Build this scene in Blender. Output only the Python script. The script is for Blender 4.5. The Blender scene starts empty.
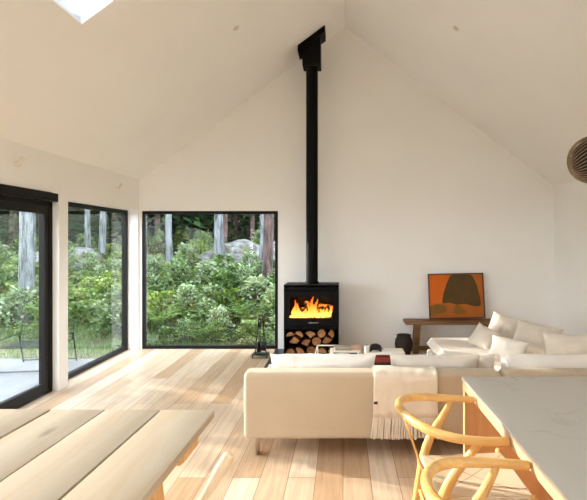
import bpy, bmesh, math, random
from mathutils import Vector, Matrix, noise, Euler
random.seed(7)
PI = math.pi
SC = bpy.context.scene
COL = SC.collection

# ------------------------------------------------------------------ colours
def lin(r, g, b):
    f = lambda c: (c/255/12.92) if c/255 <= .04045 else ((c/255+.055)/1.055)**2.4
    return (f(r), f(g), f(b), 1)

def lo(r, g, b, k=.50):
    c = lin(r, g, b); return (c[0]*k, c[1]*k, c[2]*k, 1)
# ------------------------------------------------------------------ materials
def newmat(name):
    m = bpy.data.materials.new(name); m.use_nodes = True
    nt = m.node_tree
    return m, nt, nt.nodes['Principled BSDF']
def N(nt, typ, **kw):
    n = nt.nodes.new(typ)
    for k, v in kw.items():
        if k in n.inputs: n.inputs[k].default_value = v
        else: setattr(n, k, v)
    return n
def L(nt, a, b): nt.links.new(a, b)
def ramp(nt, fac, stops):
    r = nt.nodes.new('ShaderNodeValToRGB')
    e = r.color_ramp.elements
    while len(e) < len(stops): e.new(.5)
    for i, (p, c) in enumerate(stops):
        e[i].position = p; e[i].color = c
    L(nt, fac, r.inputs['Fac'])
    return r
def coords(nt, scale=(1, 1, 1), rot=(0, 0, 0)):
    t = nt.nodes.new('ShaderNodeTexCoord'); mp = nt.nodes.new('ShaderNodeMapping')
    mp.inputs['Scale'].default_value = scale; mp.inputs['Rotation'].default_value = rot
    L(nt, t.outputs['Object'], mp.inputs['Vector'])
    return mp.outputs['Vector']

def plain(name, c, rough=.5, spec=.5, metal=0, vary=.0, vscale=6, bump=0, bscale=80, sheen=0):
    m, nt, b = newmat(name)
    b.inputs['Base Color'].default_value = c
    b.inputs['Roughness'].default_value = rough
    b.inputs['Specular IOR Level'].default_value = spec
    b.inputs['Metallic'].default_value = metal
    if sheen: b.inputs['Sheen Weight'].default_value = sheen
    v = coords(nt)
    if vary:
        n = N(nt, 'ShaderNodeTexNoise', Scale=vscale, Detail=4.0); L(nt, v, n.inputs['Vector'])
        lo = tuple(x*(1-vary) for x in c[:3])+(1,); hi = tuple(min(1, x*(1+vary)) for x in c[:3])+(1,)
        r = ramp(nt, n.outputs['Fac'], [(.3, lo), (.7, hi)])
        L(nt, r.outputs['Color'], b.inputs['Base Color'])
    if bump:
        n2 = N(nt, 'ShaderNodeTexNoise', Scale=bscale, Detail=3.0); L(nt, v, n2.inputs['Vector'])
        bp = N(nt, 'ShaderNodeBump', Strength=bump, Distance=.01); L(nt, n2.outputs['Fac'], bp.inputs['Height'])
        L(nt, bp.outputs['Normal'], b.inputs['Normal'])
    return m

def wood(name, c1, c2, axis=1, rough=.45, fine=14, spec=.4, knots=False):
    """grain running along AXIS of the object's own coordinates"""
    m, nt, b = newmat(name)
    s = [fine, fine, fine]; s[axis] = fine*.07
    v = coords(nt, tuple(s))
    n = N(nt, 'ShaderNodeTexNoise', Scale=1.0, Detail=6.0, Roughness=.6, Distortion=.6); L(nt, v, n.inputs['Vector'])
    r = ramp(nt, n.outputs['Fac'], [(.28, c2), (.62, c1)])
    out = r.outputs['Color']
    if knots:
        v2 = coords(nt, (3.2, 1.1, 3.2))
        w = N(nt, 'ShaderNodeTexVoronoi', Scale=1.0); L(nt, v2, w.inputs['Vector'])
        k = ramp(nt, w.outputs['Distance'], [(.03, (1, 1, 1, 1)), (.09, (0, 0, 0, 1))])
        mx = N(nt, 'ShaderNodeMix', data_type='RGBA'); L(nt, k.outputs['Color'], mx.inputs['Factor'])
        L(nt, out, mx.inputs[6]); mx.inputs[7].default_value = tuple(x*.45 for x in c2[:3])+(1,)
        out = mx.outputs[2]
    L(nt, out, b.inputs['Base Color'])
    b.inputs['Roughness'].default_value = rough
    b.inputs['Specular IOR Level'].default_value = spec
    bp = N(nt, 'ShaderNodeBump', Strength=.12, Distance=.004); L(nt, n.outputs['Fac'], bp.inputs['Height'])
    L(nt, bp.outputs['Normal'], b.inputs['Normal'])
    return m

def glass_mat(name, tint=(1, 1, 1, 1), refl=.8):
    m, nt, b = newmat(name)
    nt.nodes.remove(b)
    o = nt.nodes['Material Output']
    t = N(nt, 'ShaderNodeBsdfTransparent', Color=tint); g = N(nt, 'ShaderNodeBsdfGlossy', Roughness=.02)
    f = N(nt, 'ShaderNodeFresnel', IOR=1.45)
    k = N(nt, 'ShaderNodeMath', operation='MULTIPLY'); k.inputs[1].default_value = refl
    L(nt, f.outputs[0], k.inputs[0])
    mx = nt.nodes.new('ShaderNodeMixShader')
    L(nt, k.outputs[0], mx.inputs[0]); L(nt, t.outputs[0], mx.inputs[1]); L(nt, g.outputs[0], mx.inputs[2])
    L(nt, mx.outputs[0], o.inputs['Surface'])
    return m

def leaf_mat(name, cols, trans=.35):
    m, nt, b = newmat(name)
    o = nt.nodes['Material Output']
    oi = nt.nodes.new('ShaderNodeObjectInfo')
    v = coords(nt)
    n = N(nt, 'ShaderNodeTexNoise', Scale=5.0, Detail=3.0); L(nt, v, n.inputs['Vector'])
    ad = N(nt, 'ShaderNodeMath', operation='MULTIPLY_ADD'); ad.inputs[1].default_value = .5
    L(nt, oi.outputs['Random'], ad.inputs[0])
    ge = nt.nodes.new('ShaderNodeNewGeometry')
    ml = N(nt, 'ShaderNodeMath', operation='MULTIPLY_ADD'); ml.inputs[1].default_value = .8; ml.inputs[2].default_value = -.42
    il = N(nt, 'ShaderNodeMath', operation='MULTIPLY_ADD'); il.inputs[1].default_value = .75; L(nt, ge.outputs['Random Per Island'], il.inputs[0])
    L(nt, n.outputs['Fac'], ml.inputs[0]); L(nt, ml.outputs[0], il.inputs[2]); L(nt, il.outputs[0], ad.inputs[2])
    ad.inputs[1].default_value = .38
    r = ramp(nt, ad.outputs[0], [(i/(len(cols)-1), c) for i, c in enumerate(cols)])
    L(nt, r.outputs['Color'], b.inputs['Base Color'])
    b.inputs['Roughness'].default_value = .5
    tr = nt.nodes.new('ShaderNodeBsdfTranslucent'); L(nt, r.outputs['Color'], tr.inputs['Color'])
    mx = nt.nodes.new('ShaderNodeMixShader'); mx.inputs[0].default_value = trans
    L(nt, b.outputs[0], mx.inputs[1]); L(nt, tr.outputs[0], mx.inputs[2]); L(nt, mx.outputs[0], o.inputs['Surface'])
    return m

M = {}
WALLC = lin(243, 241, 237)
M['wall'] = plain('warm_white_plaster', WALLC, .85, .2, vary=.015, vscale=1.5, bump=.05, bscale=60)
M['ceil'] = plain('white_ceiling_paint', lin(243, 241, 238), .9, .2, vary=.015, vscale=1.2)
M['frame'] = plain('dark_bronze_frame', lin(19, 14, 12), .5, .18)
M['black'] = plain('matte_black_steel', lin(8, 7, 7), .55, .12, vary=.1)
M['blackiron'] = plain('black_iron', lin(24, 24, 26), .4, .5, metal=.3)
M['glass'] = glass_mat('window_glass', refl=.16)
M['stoveglass'] = glass_mat('stove_glass', (.97, .95, .92, 1), .15)
M['white'] = plain('white_lacquer', lin(235, 228, 218), .4, .5)
M['steel'] = plain('brushed_steel', lin(180, 165, 150), .3, .5, metal=1)
M['linen'] = plain('oatmeal_linen', lin(190, 172, 146), .95, .1, vary=.04, vscale=4, bump=.25, bscale=400, sheen=.2)
M['linenlight'] = plain('pale_linen', lin(222, 212, 198), .95, .1, vary=.04, vscale=5, bump=.3, bscale=300, sheen=.2)
M['linenwhite'] = plain('white_linen', lin(238, 232, 222), .95, .1, vary=.03, vscale=5, bump=.3, bscale=250, sheen=.2)
M['pillow'] = plain('greige_linen', lin(208, 197, 181), .95, .1, vary=.05, vscale=6, bump=.35, bscale=260, sheen=.2)
M['blanket'] = plain('cream_wool', lin(230, 216, 194), .97, .1, vary=.03, vscale=20, bump=.4, bscale=500, sheen=.3)
M['leather'] = plain('dark_leather_tag', lin(60, 32, 18), .6)
M['ash'] = wood('honey_ash', lin(222, 180, 112), lin(194, 144, 78), 2, .4, 22)
M['ashx'] = wood('honey_ash_bow', lin(222, 180, 112), lin(196, 146, 80), 0, .38, 22)
M['oak'] = wood('pale_table_pine', lin(184, 172, 152), lin(170, 150, 122), 1, .42, 10, knots=True)
M['beech'] = wood('pale_beech', lin(226, 202, 166), lin(208, 176, 132), 2, .45, 16)
M['oakleg'] = wood('table_leg_pine', lin(226, 180, 122), lin(200, 150, 92), 2, .5, 10)
M['island'] = wood('warm_oak_veneer', lin(206, 162, 114), lin(180, 134, 88), 2, .5, 9)
M['apron'] = wood('pale_oak_edge', lin(200, 166, 130), lin(180, 142, 102), 1, .5, 9)
M['bench'] = wood('old_bench_wood', lin(134, 98, 62), lin(92, 62, 36), 0, .6, 14)
M['pot'] = plain('dark_fired_clay', lin(44, 34, 28), .7, .3, vary=.25, vscale=14, bump=.5, bscale=30)
M['bronze'] = plain('dark_bronze_cast', lin(26, 20, 16), .5, .3, vary=.3, vscale=30)
M['bookred'] = plain('red_book_cloth', lin(140, 48, 44), .6, vary=.1)
M['bookdark'] = plain('dark_book_cloth', lin(48, 42, 38), .6)
M['bookgreen'] = plain('dark_green_book_cloth', lin(42, 52, 44), .6)
M['bookgrey'] = plain('grey_book_cloth', lin(150, 138, 124), .6, vary=.1)
M['bookpink'] = plain('dusty_pink_book_cloth', lin(196, 150, 124), .6)
M['paper'] = plain('book_paper', lin(228, 218, 202), .8)
M['slate'] = plain('black_hearth_steel', lin(30, 33, 38), .3, .5, vary=.15)
M['firebrick'] = plain('sooty_firebrick', lin(44, 32, 26), .9, .2, vary=.3, vscale=12)
M['metalwhite'] = plain('white_powder_coat', lin(232, 226, 216), .4, .4)

def floor_mat():
    m, nt, b = newmat('oak_floor_boards')
    v = coords(nt, (1, 1, 1), (0, 0, PI/2))
    br = N(nt, 'ShaderNodeTexBrick', offset=.37, offset_frequency=2, squash=1.0)
    for k, x in (('Scale', 1.0), ('Brick Width', 2.3), ('Row Height', .175), ('Mortar Size', .0022), ('Mortar Smooth', .3), ('Bias', -.1)):
        br.inputs[k].default_value = x
    br.inputs['Color1'].default_value = (0, 0, 0, 1); br.inputs['Color2'].default_value = (1, 1, 1, 1); br.inputs['Mortar'].default_value = (.5, .5, .5, 1)
    L(nt, v, br.inputs['Vector'])
    r = ramp(nt, br.outputs['Color'], [(0, lin(198, 164, 128)), (.4, lin(216, 188, 156)), (.75, lin(226, 203, 174)), (1, lin(238, 222, 200))])
    v2 = coords(nt, (26, 1.6, 26))
    n = N(nt, 'ShaderNodeTexNoise', Scale=1.0, Detail=7.0, Roughness=.62, Distortion=.7); L(nt, v2, n.inputs['Vector'])
    g = ramp(nt, n.outputs['Fac'], [(.3, lin(196, 176, 156)), (.6, (1, 1, 1, 1))])
    mx = N(nt, 'ShaderNodeMix', data_type='RGBA', blend_type='MULTIPLY'); mx.inputs['Factor'].default_value = .55
    L(nt, r.outputs['Color'], mx.inputs[6]); L(nt, g.outputs['Color'], mx.inputs[7])
    v3 = coords(nt, (2.3, .9, 1))
    vo = N(nt, 'ShaderNodeTexVoronoi', Scale=1.0); L(nt, v3, vo.inputs['Vector'])
    kn = ramp(nt, vo.outputs['Distance'], [(.02, (.8, .8, .8, 1)), (.075, (0, 0, 0, 1))])
    mk = N(nt, 'ShaderNodeMix', data_type='RGBA'); L(nt, kn.outputs['Color'], mk.inputs['Factor'])
    L(nt, mx.outputs[2], mk.inputs[6]); mk.inputs[7].default_value = lin(120, 82, 50)
    ms = N(nt, 'ShaderNodeMix', data_type='RGBA'); L(nt, br.outputs['Fac'], ms.inputs['Factor'])
    L(nt, mk.outputs[2], ms.inputs[6]); ms.inputs[7].default_value = lin(136, 100, 68)
    L(nt, ms.outputs[2], b.inputs['Base Color'])
    b.inputs['Roughness'].default_value = .33
    b.inputs['Specular IOR Level'].default_value = .5
    bp = N(nt, 'ShaderNodeBump', Strength=.15, Distance=.004); L(nt, n.outputs['Fac'], bp.inputs['Height'])
    L(nt, bp.outputs['Normal'], b.inputs['Normal'])
    return m
M['floor'] = floor_mat()

def stone_mat():
    m, nt, b = newmat('pale_veined_quartz')
    v = coords(nt, (1, 1, 1))
    n = N(nt, 'ShaderNodeTexNoise', Scale=2.2, Detail=5.0, Distortion=1.6); L(nt, v, n.inputs['Vector'])
    w = ramp(nt, n.outputs['Fac'], [(.47, (0, 0, 0, 1)), (.497, (1, 1, 1, 1)), (.525, (0, 0, 0, 1))])
    n2 = N(nt, 'ShaderNodeTexNoise', Scale=3.5, Detail=2.0); L(nt, v, n2.inputs['Vector'])
    k = ramp(nt, n2.outputs['Fac'], [(.5, (0, 0, 0, 1)), (.7, (.55, .55, .55, 1))])
    mu = N(nt, 'ShaderNodeMath', operation='MULTIPLY'); L(nt, w.outputs['Color'], mu.inputs[0]); L(nt, k.outputs['Color'], mu.inputs[1])
    mx = N(nt, 'ShaderNodeMix', data_type='RGBA'); L(nt, mu.outputs[0], mx.inputs['Factor'])
    mx.inputs[6].default_value = lin(186, 179, 167); mx.inputs[7].default_value = lin(132, 124, 112)
    L(nt, mx.outputs[2], b.inputs['Base Color']); b.inputs['Roughness'].default_value = .45
    return m
M['stone'] = stone_mat()

def rush_mat():
    m, nt, b = newmat('woven_paper_cord')
    t = nt.nodes.new('ShaderNodeTexCoord'); s = nt.nodes.new('ShaderNodeSeparateXYZ'); L(nt, t.outputs['Object'], s.inputs[0])
    def mth(op, a, bb):
        n = N(nt, 'ShaderNodeMath', operation=op)
        for i, x in enumerate((a, bb)):
            if x is None: continue
            if isinstance(x, (int, float)): n.inputs[i].default_value = x
            else: L(nt, x, n.inputs[i])
        return n.outputs[0]
    ax = mth('ABSOLUTE', mth('SUBTRACT', s.outputs['X'], .01), None); ay = mth('ABSOLUTE', s.outputs['Y'], None)
    mxx = mth('MAXIMUM', ax, ay)
    sn = mth('SINE', mth('MULTIPLY', mxx, 2*PI/.008), None)
    r = ramp(nt, mth('MULTIPLY_ADD', sn, .5), [(0, lin(204, 184, 150)), (.6, lin(222, 206, 174))])
    r_in = r.inputs['Fac'].links[0].from_node; r_in.inputs[2].default_value = .5
    dg = mth('SUBTRACT', ax, ay)
    seam = ramp(nt, mth('ABSOLUTE', dg, None), [(.001, (.55, .45, .35, 1)), (.006, (1, 1, 1, 1))])
    mx = N(nt, 'ShaderNodeMix', data_type='RGBA', blend_type='MULTIPLY'); mx.inputs['Factor'].default_value = 1
    L(nt, r.outputs['Color'], mx.inputs[6]); L(nt, seam.outputs['Color'], mx.inputs[7])
    L(nt, mx.outputs[2], b.inputs['Base Color'])
    bp = N(nt, 'ShaderNodeBump', Strength=.35, Distance=.002); L(nt, sn, bp.inputs['Height']); L(nt, bp.outputs['Normal'], b.inputs['Normal'])
    b.inputs['Roughness'].default_value = .75
    return m
M['rush'] = rush_mat()

def bark_mat(name, c1, c2):
    m, nt, b = newmat(name)
    v = coords(nt, (14, 14, 2.2))
    n = N(nt, 'ShaderNodeTexNoise', Scale=1.0, Detail=6.0, Distortion=.8); L(nt, v, n.inputs['Vector'])
    r = ramp(nt, n.outputs['Fac'], [(.35, c2), (.62, c1)])
    L(nt, r.outputs['Color'], b.inputs['Base Color']); b.inputs['Roughness'].default_value = .95
    bp = N(nt, 'ShaderNodeBump', Strength=.8, Distance=.03); L(nt, n.outputs['Fac'], bp.inputs['Height']); L(nt, bp.outputs['Normal'], b.inputs['Normal'])
    return m
M['barkgrey'] = bark_mat('grey_bark', lo(158, 162, 164), lo(62, 62, 62))
M['barkred'] = bark_mat('reddish_bark', lo(128, 100, 90), lo(46, 34, 30))
M['barkpale'] = bark_mat('pale_tan_bark', lo(176, 160, 136), lo(112, 96, 78))

def rock_mat(name, c1, c2, moss):
    m, nt, b = newmat(name)
    v = coords(nt)
    n = N(nt, 'ShaderNodeTexNoise', Scale=7.0, Detail=7.0, Roughness=.7); L(nt, v, n.inputs['Vector'])
    r = ramp(nt, n.outputs['Fac'], [(.35, c2), (.62, c1)])
    n2 = N(nt, 'ShaderNodeTexNoise', Scale=2.4, Detail=5.0, Roughness=.65); L(nt, v, n2.inputs['Vector'])
    k = ramp(nt, n2.outputs['Fac'], [(.5, (0, 0, 0, 1)), (.6, (1, 1, 1, 1))])
    mx = N(nt, 'ShaderNodeMix', data_type='RGBA'); L(nt, k.outputs['Color'], mx.inputs['Factor']); L(nt, r.outputs['Color'], mx.inputs[6]); mx.inputs[7].default_value = moss
    L(nt, mx.outputs[2], b.inputs['Base Color']); b.inputs['Roughness'].default_value = .95
    bp = N(nt, 'ShaderNodeBump', Strength=.7, Distance=.05); L(nt, n.outputs['Fac'], bp.inputs['Height']); L(nt, bp.outputs['Normal'], b.inputs['Normal'])
    return m
M['rock'] = rock_mat('lichen_granite', lo(168, 164, 158), lo(78, 72, 68), lo(104, 110, 66))
M['rockmoss'] = rock_mat('mossy_granite', lo(178, 176, 166), lo(86, 86, 82), lo(116, 130, 62))
M['patio'] = plain('broom_finished_concrete', lo(150, 152, 150), .9, .2, vary=.06, vscale=3, bump=.1, bscale=120)
def soil_mat():
    m, nt, b = newmat('forest_floor')
    v = coords(nt)
    n = N(nt, 'ShaderNodeTexNoise', Scale=1.6, Detail=8.0, Roughness=.7); L(nt, v, n.inputs['Vector'])
    r = ramp(nt, n.outputs['Fac'], [(.3, lo(66, 50, 34)), (.45, lo(92, 84, 48)), (.58, lo(94, 116, 60)), (.75, lo(138, 150, 96))])
    L(nt, r.outputs['Color'], b.inputs['Base Color']); b.inputs['Roughness'].default_value = 1
    return m
M['soil'] = soil_mat()
M['leafbright'] = leaf_mat('fresh_leaf', [lo(52, 74, 26), lo(120, 150, 54), lo(176, 200, 92), lo(214, 226, 150)])
M['leafmid'] = leaf_mat('mid_leaf', [lo(34, 56, 22), lo(82, 116, 46), lo(130, 162, 76), lo(182, 204, 126)])
M['leafblue'] = leaf_mat('silvery_leaf', [lo(64, 88, 48), lo(134, 164, 96), lo(192, 212, 152), lo(222, 232, 188)])
M['leafgold'] = leaf_mat('olive_leaf', [lo(70, 62, 28), lo(132, 122, 56), lo(176, 176, 92), lo(222, 222, 156)])
M['fern'] = leaf_mat('fern_frond', [lo(84, 120, 44), lo(140, 174, 70), lo(196, 216, 110)])
M['needle'] = leaf_mat('dark_needles', [lo(34, 54, 30), lo(52, 78, 40), lo(72, 100, 52), lo(98, 124, 70)], .2)
M['grass'] = leaf_mat('grass_blade', [lo(104, 134, 66), lo(140, 168, 88), lo(172, 192, 118)])

def flame_mat():
    m, nt, b = newmat('flame')
    o = nt.nodes['Material Output']; nt.nodes.remove(b)
    t = nt.nodes.new('ShaderNodeTexCoord'); s = nt.nodes.new('ShaderNodeSeparateXYZ'); L(nt, t.outputs['Object'], s.inputs[0])
    mr = N(nt, 'ShaderNodeMapRange'); mr.inputs['From Min'].default_value = 0; mr.inputs['From Max'].default_value = .19
    L(nt, s.outputs['Z'], mr.inputs['Value'])
    r = ramp(nt, mr.outputs[0], [(0, (1, .50, .12, 1)), (.45, (1, .30, .035, 1)), (1, (.8, .10, .006, 1))])
    e = N(nt, 'ShaderNodeEmission', Strength=2.6); L(nt, r.outputs['Color'], e.inputs['Color']); L(nt, e.outputs[0], o.inputs['Surface'])
    return m
M['flame'] = flame_mat()
def ember_mat():
    m, nt, b = newmat('charred_log_with_embers')
    v = coords(nt); n = N(nt, 'ShaderNodeTexNoise', Scale=16.0, Detail=5.0); L(nt, v, n.inputs['Vector'])
    b.inputs['Base Color'].default_value = lin(34, 24, 18); b.inputs['Roughness'].default_value = .95
    r = ramp(nt, n.outputs['Fac'], [(.52, (0, 0, 0, 1)), (.68, (1, .28, .03, 1))])
    L(nt, r.outputs['Color'], b.inputs['Emission Color']); b.inputs['Emission Strength'].default_value = 1.6
    return m
M['ember'] = ember_mat()
def log_mat():
    m, nt, b = newmat('split_firewood')
    v = coords(nt, (30, 4, 30)); n = N(nt, 'ShaderNodeTexNoise', Scale=1.0, Detail=5.0); L(nt, v, n.inputs['Vector'])
    oi = nt.nodes.new('ShaderNodeObjectInfo')
    ad = N(nt, 'ShaderNodeMath', operation='MULTIPLY_ADD'); ad.inputs[1].default_value = .35; L(nt, oi.outputs['Random'], ad.inputs[0]); L(nt, n.outputs['Fac'], ad.inputs[2])
    r = ramp(nt, ad.outputs[0], [(.35, lin(100, 58, 30)), (.6, lin(150, 96, 54)), (.85, lin(184, 130, 80))])
    L(nt, r.outputs['Color'], b.inputs['Base Color']); b.inputs['Roughness'].default_value = .9
    return m
M['log'] = log_mat()
M['bark'] = plain('log_bark', lin(70, 46, 32), .95, .2, vary=.3, vscale=30)
M['orange'] = plain('orange_paint', lin(208, 100, 12), .6, .3, vary=.10, vscale=5)
M['amber'] = plain('amber_paint', lin(172, 94, 26), .6, .3, vary=.08, vscale=5)
M['umber'] = plain('umber_paint', lin(84, 60, 20), .6, .3, vary=.12, vscale=8)
M['olive'] = plain('olive_paint', lin(130, 86, 22), .6, .3, vary=.12, vscale=8)
M['pframe'] = plain('dark_wood_picture_frame', lin(58, 30, 16), .5)
M['slat'] = wood('dark_walnut_slat', lin(158, 132, 106), lin(112, 90, 68), 2, .5, 16)
M['darkin'] = plain('dark_shade_core', lin(20, 14, 10), .8)
M['skyglass'] = glass_mat('skylight_glass', (1, 1, 1, 1), .5)

# ------------------------------------------------------------------ mesh builder
class MB:
    def __init__(s): s.v = []; s.f = []; s.mi = []
    def add(s, verts, faces, mi=0):
        o = len(s.v); s.v += [Vector(p) for p in verts]; s.f += [[i+o for i in f] for f in faces]; s.mi += [mi]*len(faces); return s
    def box(s, x0, x1, y0, y1, z0, z1, mi=0):
        v = [(x0,y0,z0),(x1,y0,z0),(x1,y1,z0),(x0,y1,z0),(x0,y0,z1),(x1,y0,z1),(x1,y1,z1),(x0,y1,z1)]
        return s.add(v, [(0,3,2,1),(4,5,6,7),(0,1,5,4),(1,2,6,5),(2,3,7,6),(3,0,4,7)], mi)
    def rbox(s, x0, x1, y0, y1, z0, z1, r=.01, seg=3, mi=0, mat=None):
        bm = bmesh.new(); bmesh.ops.create_cube(bm, size=1)
        for v in bm.verts: v.co = Vector(((x0+x1)/2+v.co.x*(x1-x0), (y0+y1)/2+v.co.y*(y1-y0), (z0+z1)/2+v.co.z*(z1-z0)))
        bmesh.ops.bevel(bm, geom=bm.edges[:], offset=r, segments=seg, affect='EDGES', profile=.5)
        return s.frombm(bm, mi, mat)
    def frombm(s, bm, mi=0, mat=None):
        bm.verts.index_update()
        vs = [(mat @ v.co) if mat else v.co.copy() for v in bm.verts]
        s.add(vs, [[v.index for v in f.verts] for f in bm.faces], mi); bm.free(); return s
    def prism(s, poly, y0, y1, mi=0, axis='y'):
        """polygon of (a,b) extruded: axis y -> (a,y,b); axis x -> (x,a,b); axis z -> (a,b,z)"""
        n = len(poly)
        mk = {'y': lambda a, b, t: (a, t, b), 'x': lambda a, b, t: (t, a, b), 'z': lambda a, b, t: (a, b, t)}[axis]
        v = [mk(a, b, y0) for a, b in poly]+[mk(a, b, y1) for a, b in poly]
        f = [list(range(n)), list(range(2*n-1, n-1, -1))]+[[i, i+n, (i+1) % n+n, (i+1) % n] for i in range(n)]
        return s.add(v, f, mi)
    def tube(s, pts, rad, seg=10, smooth=0, mi=0, flat=1.0, up=None):
        pts = [Vector(p) for p in pts]
        if not isinstance(rad, (list, tuple)): rad = [rad]*len(pts)
        if smooth:
            P, R = [], []
            for i in range(len(pts)-1):
                p0 = pts[max(i-1, 0)]; p1 = pts[i]; p2 = pts[i+1]; p3 = pts[min(i+2, len(pts)-1)]
                for k in range(smooth):
                    t = k/smooth
                    P.append(.5*((2*p1)+(p2-p0)*t+(2*p0-5*p1+4*p2-p3)*t*t+(3*p1-p0-3*p2+p3)*t**3)); R.append(rad[i]+(rad[i+1]-rad[i])*t)
            P.append(pts[-1]); R.append(rad[-1]); pts, rad = P, R
        V, F = [], []
        n = len(pts); ref = Vector(up) if up else None; prev = None
        for i, p in enumerate(pts):
            d = (pts[min(i+1, n-1)]-pts[max(i-1, 0)]).normalized()
            if prev is None:
                a = ref if ref else (Vector((0, 0, 1)) if abs(d.z) < .9 else Vector((1, 0, 0)))
            else: a = prev if not ref else ref
            u = (a-d*a.dot(d)).normalized(); w = d.cross(u); prev = u
            for k in range(seg):
                t = 2*PI*k/seg; V.append(p+u*math.cos(t)*rad[i]*flat+w*math.sin(t)*rad[i])
        for i in range(n-1):
            for k in range(seg):
                F.append((i*seg+k, i*seg+(k+1) % seg, (i+1)*seg+(k+1) % seg, (i+1)*seg+k))
        # rounded ends
        for e, idx in ((0, 0), (1, n-1)):
            d = (pts[0]-pts[1]).normalized() if e == 0 else (pts[-1]-pts[-2]).normalized()
            c = pts[idx]; b = idx*seg; o = len(V)
            for k in range(seg): V.append(c+(V[b+k]-c)*.7+d*rad[idx]*.35)
            V.append(c+d*rad[idx]*.5)
            for k in range(seg):
                k2 = (k+1) % seg
                q = (b+k, o+k, o+k2, b+k2); t3 = (o+k, o+seg, o+k2)
                F.append(q if e else q[::-1]); F.append(t3 if e else t3[::-1])
        F = [f[::-1] for f in F] if False else F
        return s.add(V, F, mi)
    def lathe(s, prof, c=(0, 0, 0), seg=28, mi=0):
        V, F = [], []; n = len(prof)
        for r, z in prof:
            for k in range(seg):
                t = 2*PI*k/seg; V.append((c[0]+r*math.cos(t), c[1]+r*math.sin(t), c[2]+z))
        for i in range(n-1):
            for k in range(seg): F.append((i*seg+k, i*seg+(k+1) % seg, (i+1)*seg+(k+1) % seg, (i+1)*seg+k))
        F.append(list(range(seg))[::-1]); F.append([(n-1)*seg+k for k in range(seg)])
        return s.add(V, F, mi)
    def xform(s, m): s.v = [m @ p for p in s.v]; return s
    def build(s, name, mats, parent=None, sharp=40, loc=None):
        me = bpy.data.meshes.new(name); me.from_pydata([tuple(p) for p in s.v], [], s.f)
        if not isinstance(mats, (list, tuple)): mats = [mats]
        for m in mats: me.materials.append(m)
        for p, i in zip(me.polygons, s.mi): p.material_index = i
        bm = bmesh.new(); bm.from_mesh(me); bmesh.ops.recalc_face_normals(bm, faces=bm.faces[:]); bm.to_mesh(me); bm.free()
        me.polygons.foreach_set('use_smooth', [sharp > 0]*len(me.polygons))
        if 0 < sharp < 180: me.set_sharp_from_angle(angle=math.radians(sharp))
        me.update()
        o = bpy.data.objects.new(name, me); COL.objects.link(o)
        if parent: o.parent = parent
        if loc: o.location = loc
        return o

def tag(o, label, cat, group=None, kind=None):
    o['label'] = label; o['category'] = cat
    if group: o['group'] = group
    if kind: o['kind'] = kind
    return o
def thing(name, label, cat, loc=(0, 0, 0), rot=(0, 0, 0), group=None):
    o = bpy.data.objects.new(name, None); COL.objects.link(o); o.location = loc; o.rotation_euler = rot
    o.empty_display_size = .1
    return tag(o, label, cat, group)
def struct(o, label=None):
    o['kind'] = 'structure'
    if label: o['label'] = label
    return o
def dup(root, loc, rot=(0, 0, 0), scale=1, label=None, group=None):
    r = root.copy(); COL.objects.link(r); r.location = loc; r.rotation_euler = rot
    r.scale = (scale,)*3 if isinstance(scale, (int, float)) else scale
    if label: r['label'] = label
    if group: r['group'] = group
    for ch in list(root.children):
        c = ch.copy(); COL.objects.link(c); c.parent = r
        for g in list(ch.children):
            d = g.copy(); COL.objects.link(d); d.parent = c
    return r
def mirror2(f): return [f(-1), f(1)]

# ================================================================== ROOM SHELL
XL, XR, YB, YF = -2.86, 2.96, 6.94, -3.6
RX, RZ, EL, ER = .03, 4.515, 2.37, 2.285
SL = (RZ-EL)/(RX-XL); SR = (RZ-ER)/(XR-RX)
zl = lambda x: RZ-(RX-x)*SL
zr = lambda x: RZ-(x-RX)*SR

struct(MB().box(XL-.2, XR+.2, YF-.2, YB+.18, -.12, 0).build('floor', M['floor'], sharp=0), 'oak plank floor running towards the back wall')

def wall_boxes_x(x0, x1, y0, y1, z0, z1, holes):
    """wall slab in the Y-Z plane with rectangular holes (y0,y1,z0,z1), as boxes"""
    b = MB(); ys = sorted({y0, y1, *[h[0] for h in holes], *[h[1] for h in holes]}); zs = sorted({z0, z1, *[h[2] for h in holes], *[h[3] for h in holes]})
    for i in range(len(ys)-1):
        run = []
        for j in range(len(zs)-1):
            ym, zm = (ys[i]+ys[i+1])/2, (zs[j]+zs[j+1])/2
            if not any(h[0] < ym < h[1] and h[2] < zm < h[3] for h in holes):
                b.box(x0, x1, ys[i], ys[i+1], zs[j], zs[j+1])
    return b
DOOR = (.95, 4.985, 0, 1.985); WIN1 = (5.148, 6.90, 0, 1.94); WIN_ADD_L = (-3.1, -1.2, .9, 2.0)  # last opening is an added window, unseen, letting in side light
struct(wall_boxes_x(XL-.2, XL, YF, YB+.18, 0, EL, [DOOR, WIN1, WIN_ADD_L]).build('wall_left', M['wall'], sharp=0), 'warm white wall with the glazed sliding door')
WIN_ADD_R = (-2.9, .6, .95, 2.05)  # added opening out of view, brightens the room
struct(wall_boxes_x(XR, XR+.2, YF, YB+.18, 0, ER, [WIN_ADD_R]).build('wall_right', M['wall'], sharp=0), 'plain warm white wall behind the sofa')
BX0, BX1, BZ1 = -2.82, -.912, 1.935
b = MB()
b.prism([(XL-.2, 0), (BX0, 0), (BX0, BZ1), (XL-.2, BZ1)], YB, YB+.18)
b.prism([(BX1, 0), (XR+.2, 0), (XR+.2, BZ1), (BX1, BZ1)], YB, YB+.18)
b.prism([(XL-.2, BZ1), (XR+.2, BZ1), (XR+.2, zr(XR+.2)), (RX, RZ), (XL-.2, zl(XL-.2))], YB, YB+.18)
struct(b.build('wall_back', M['wall'], sharp=0), 'tall white gable wall behind the stove')
FX, FZ0, FZ1 = 1.3, .95, 2.1  # unseen gable opening, put in to light the room from the front
b = MB()
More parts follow.
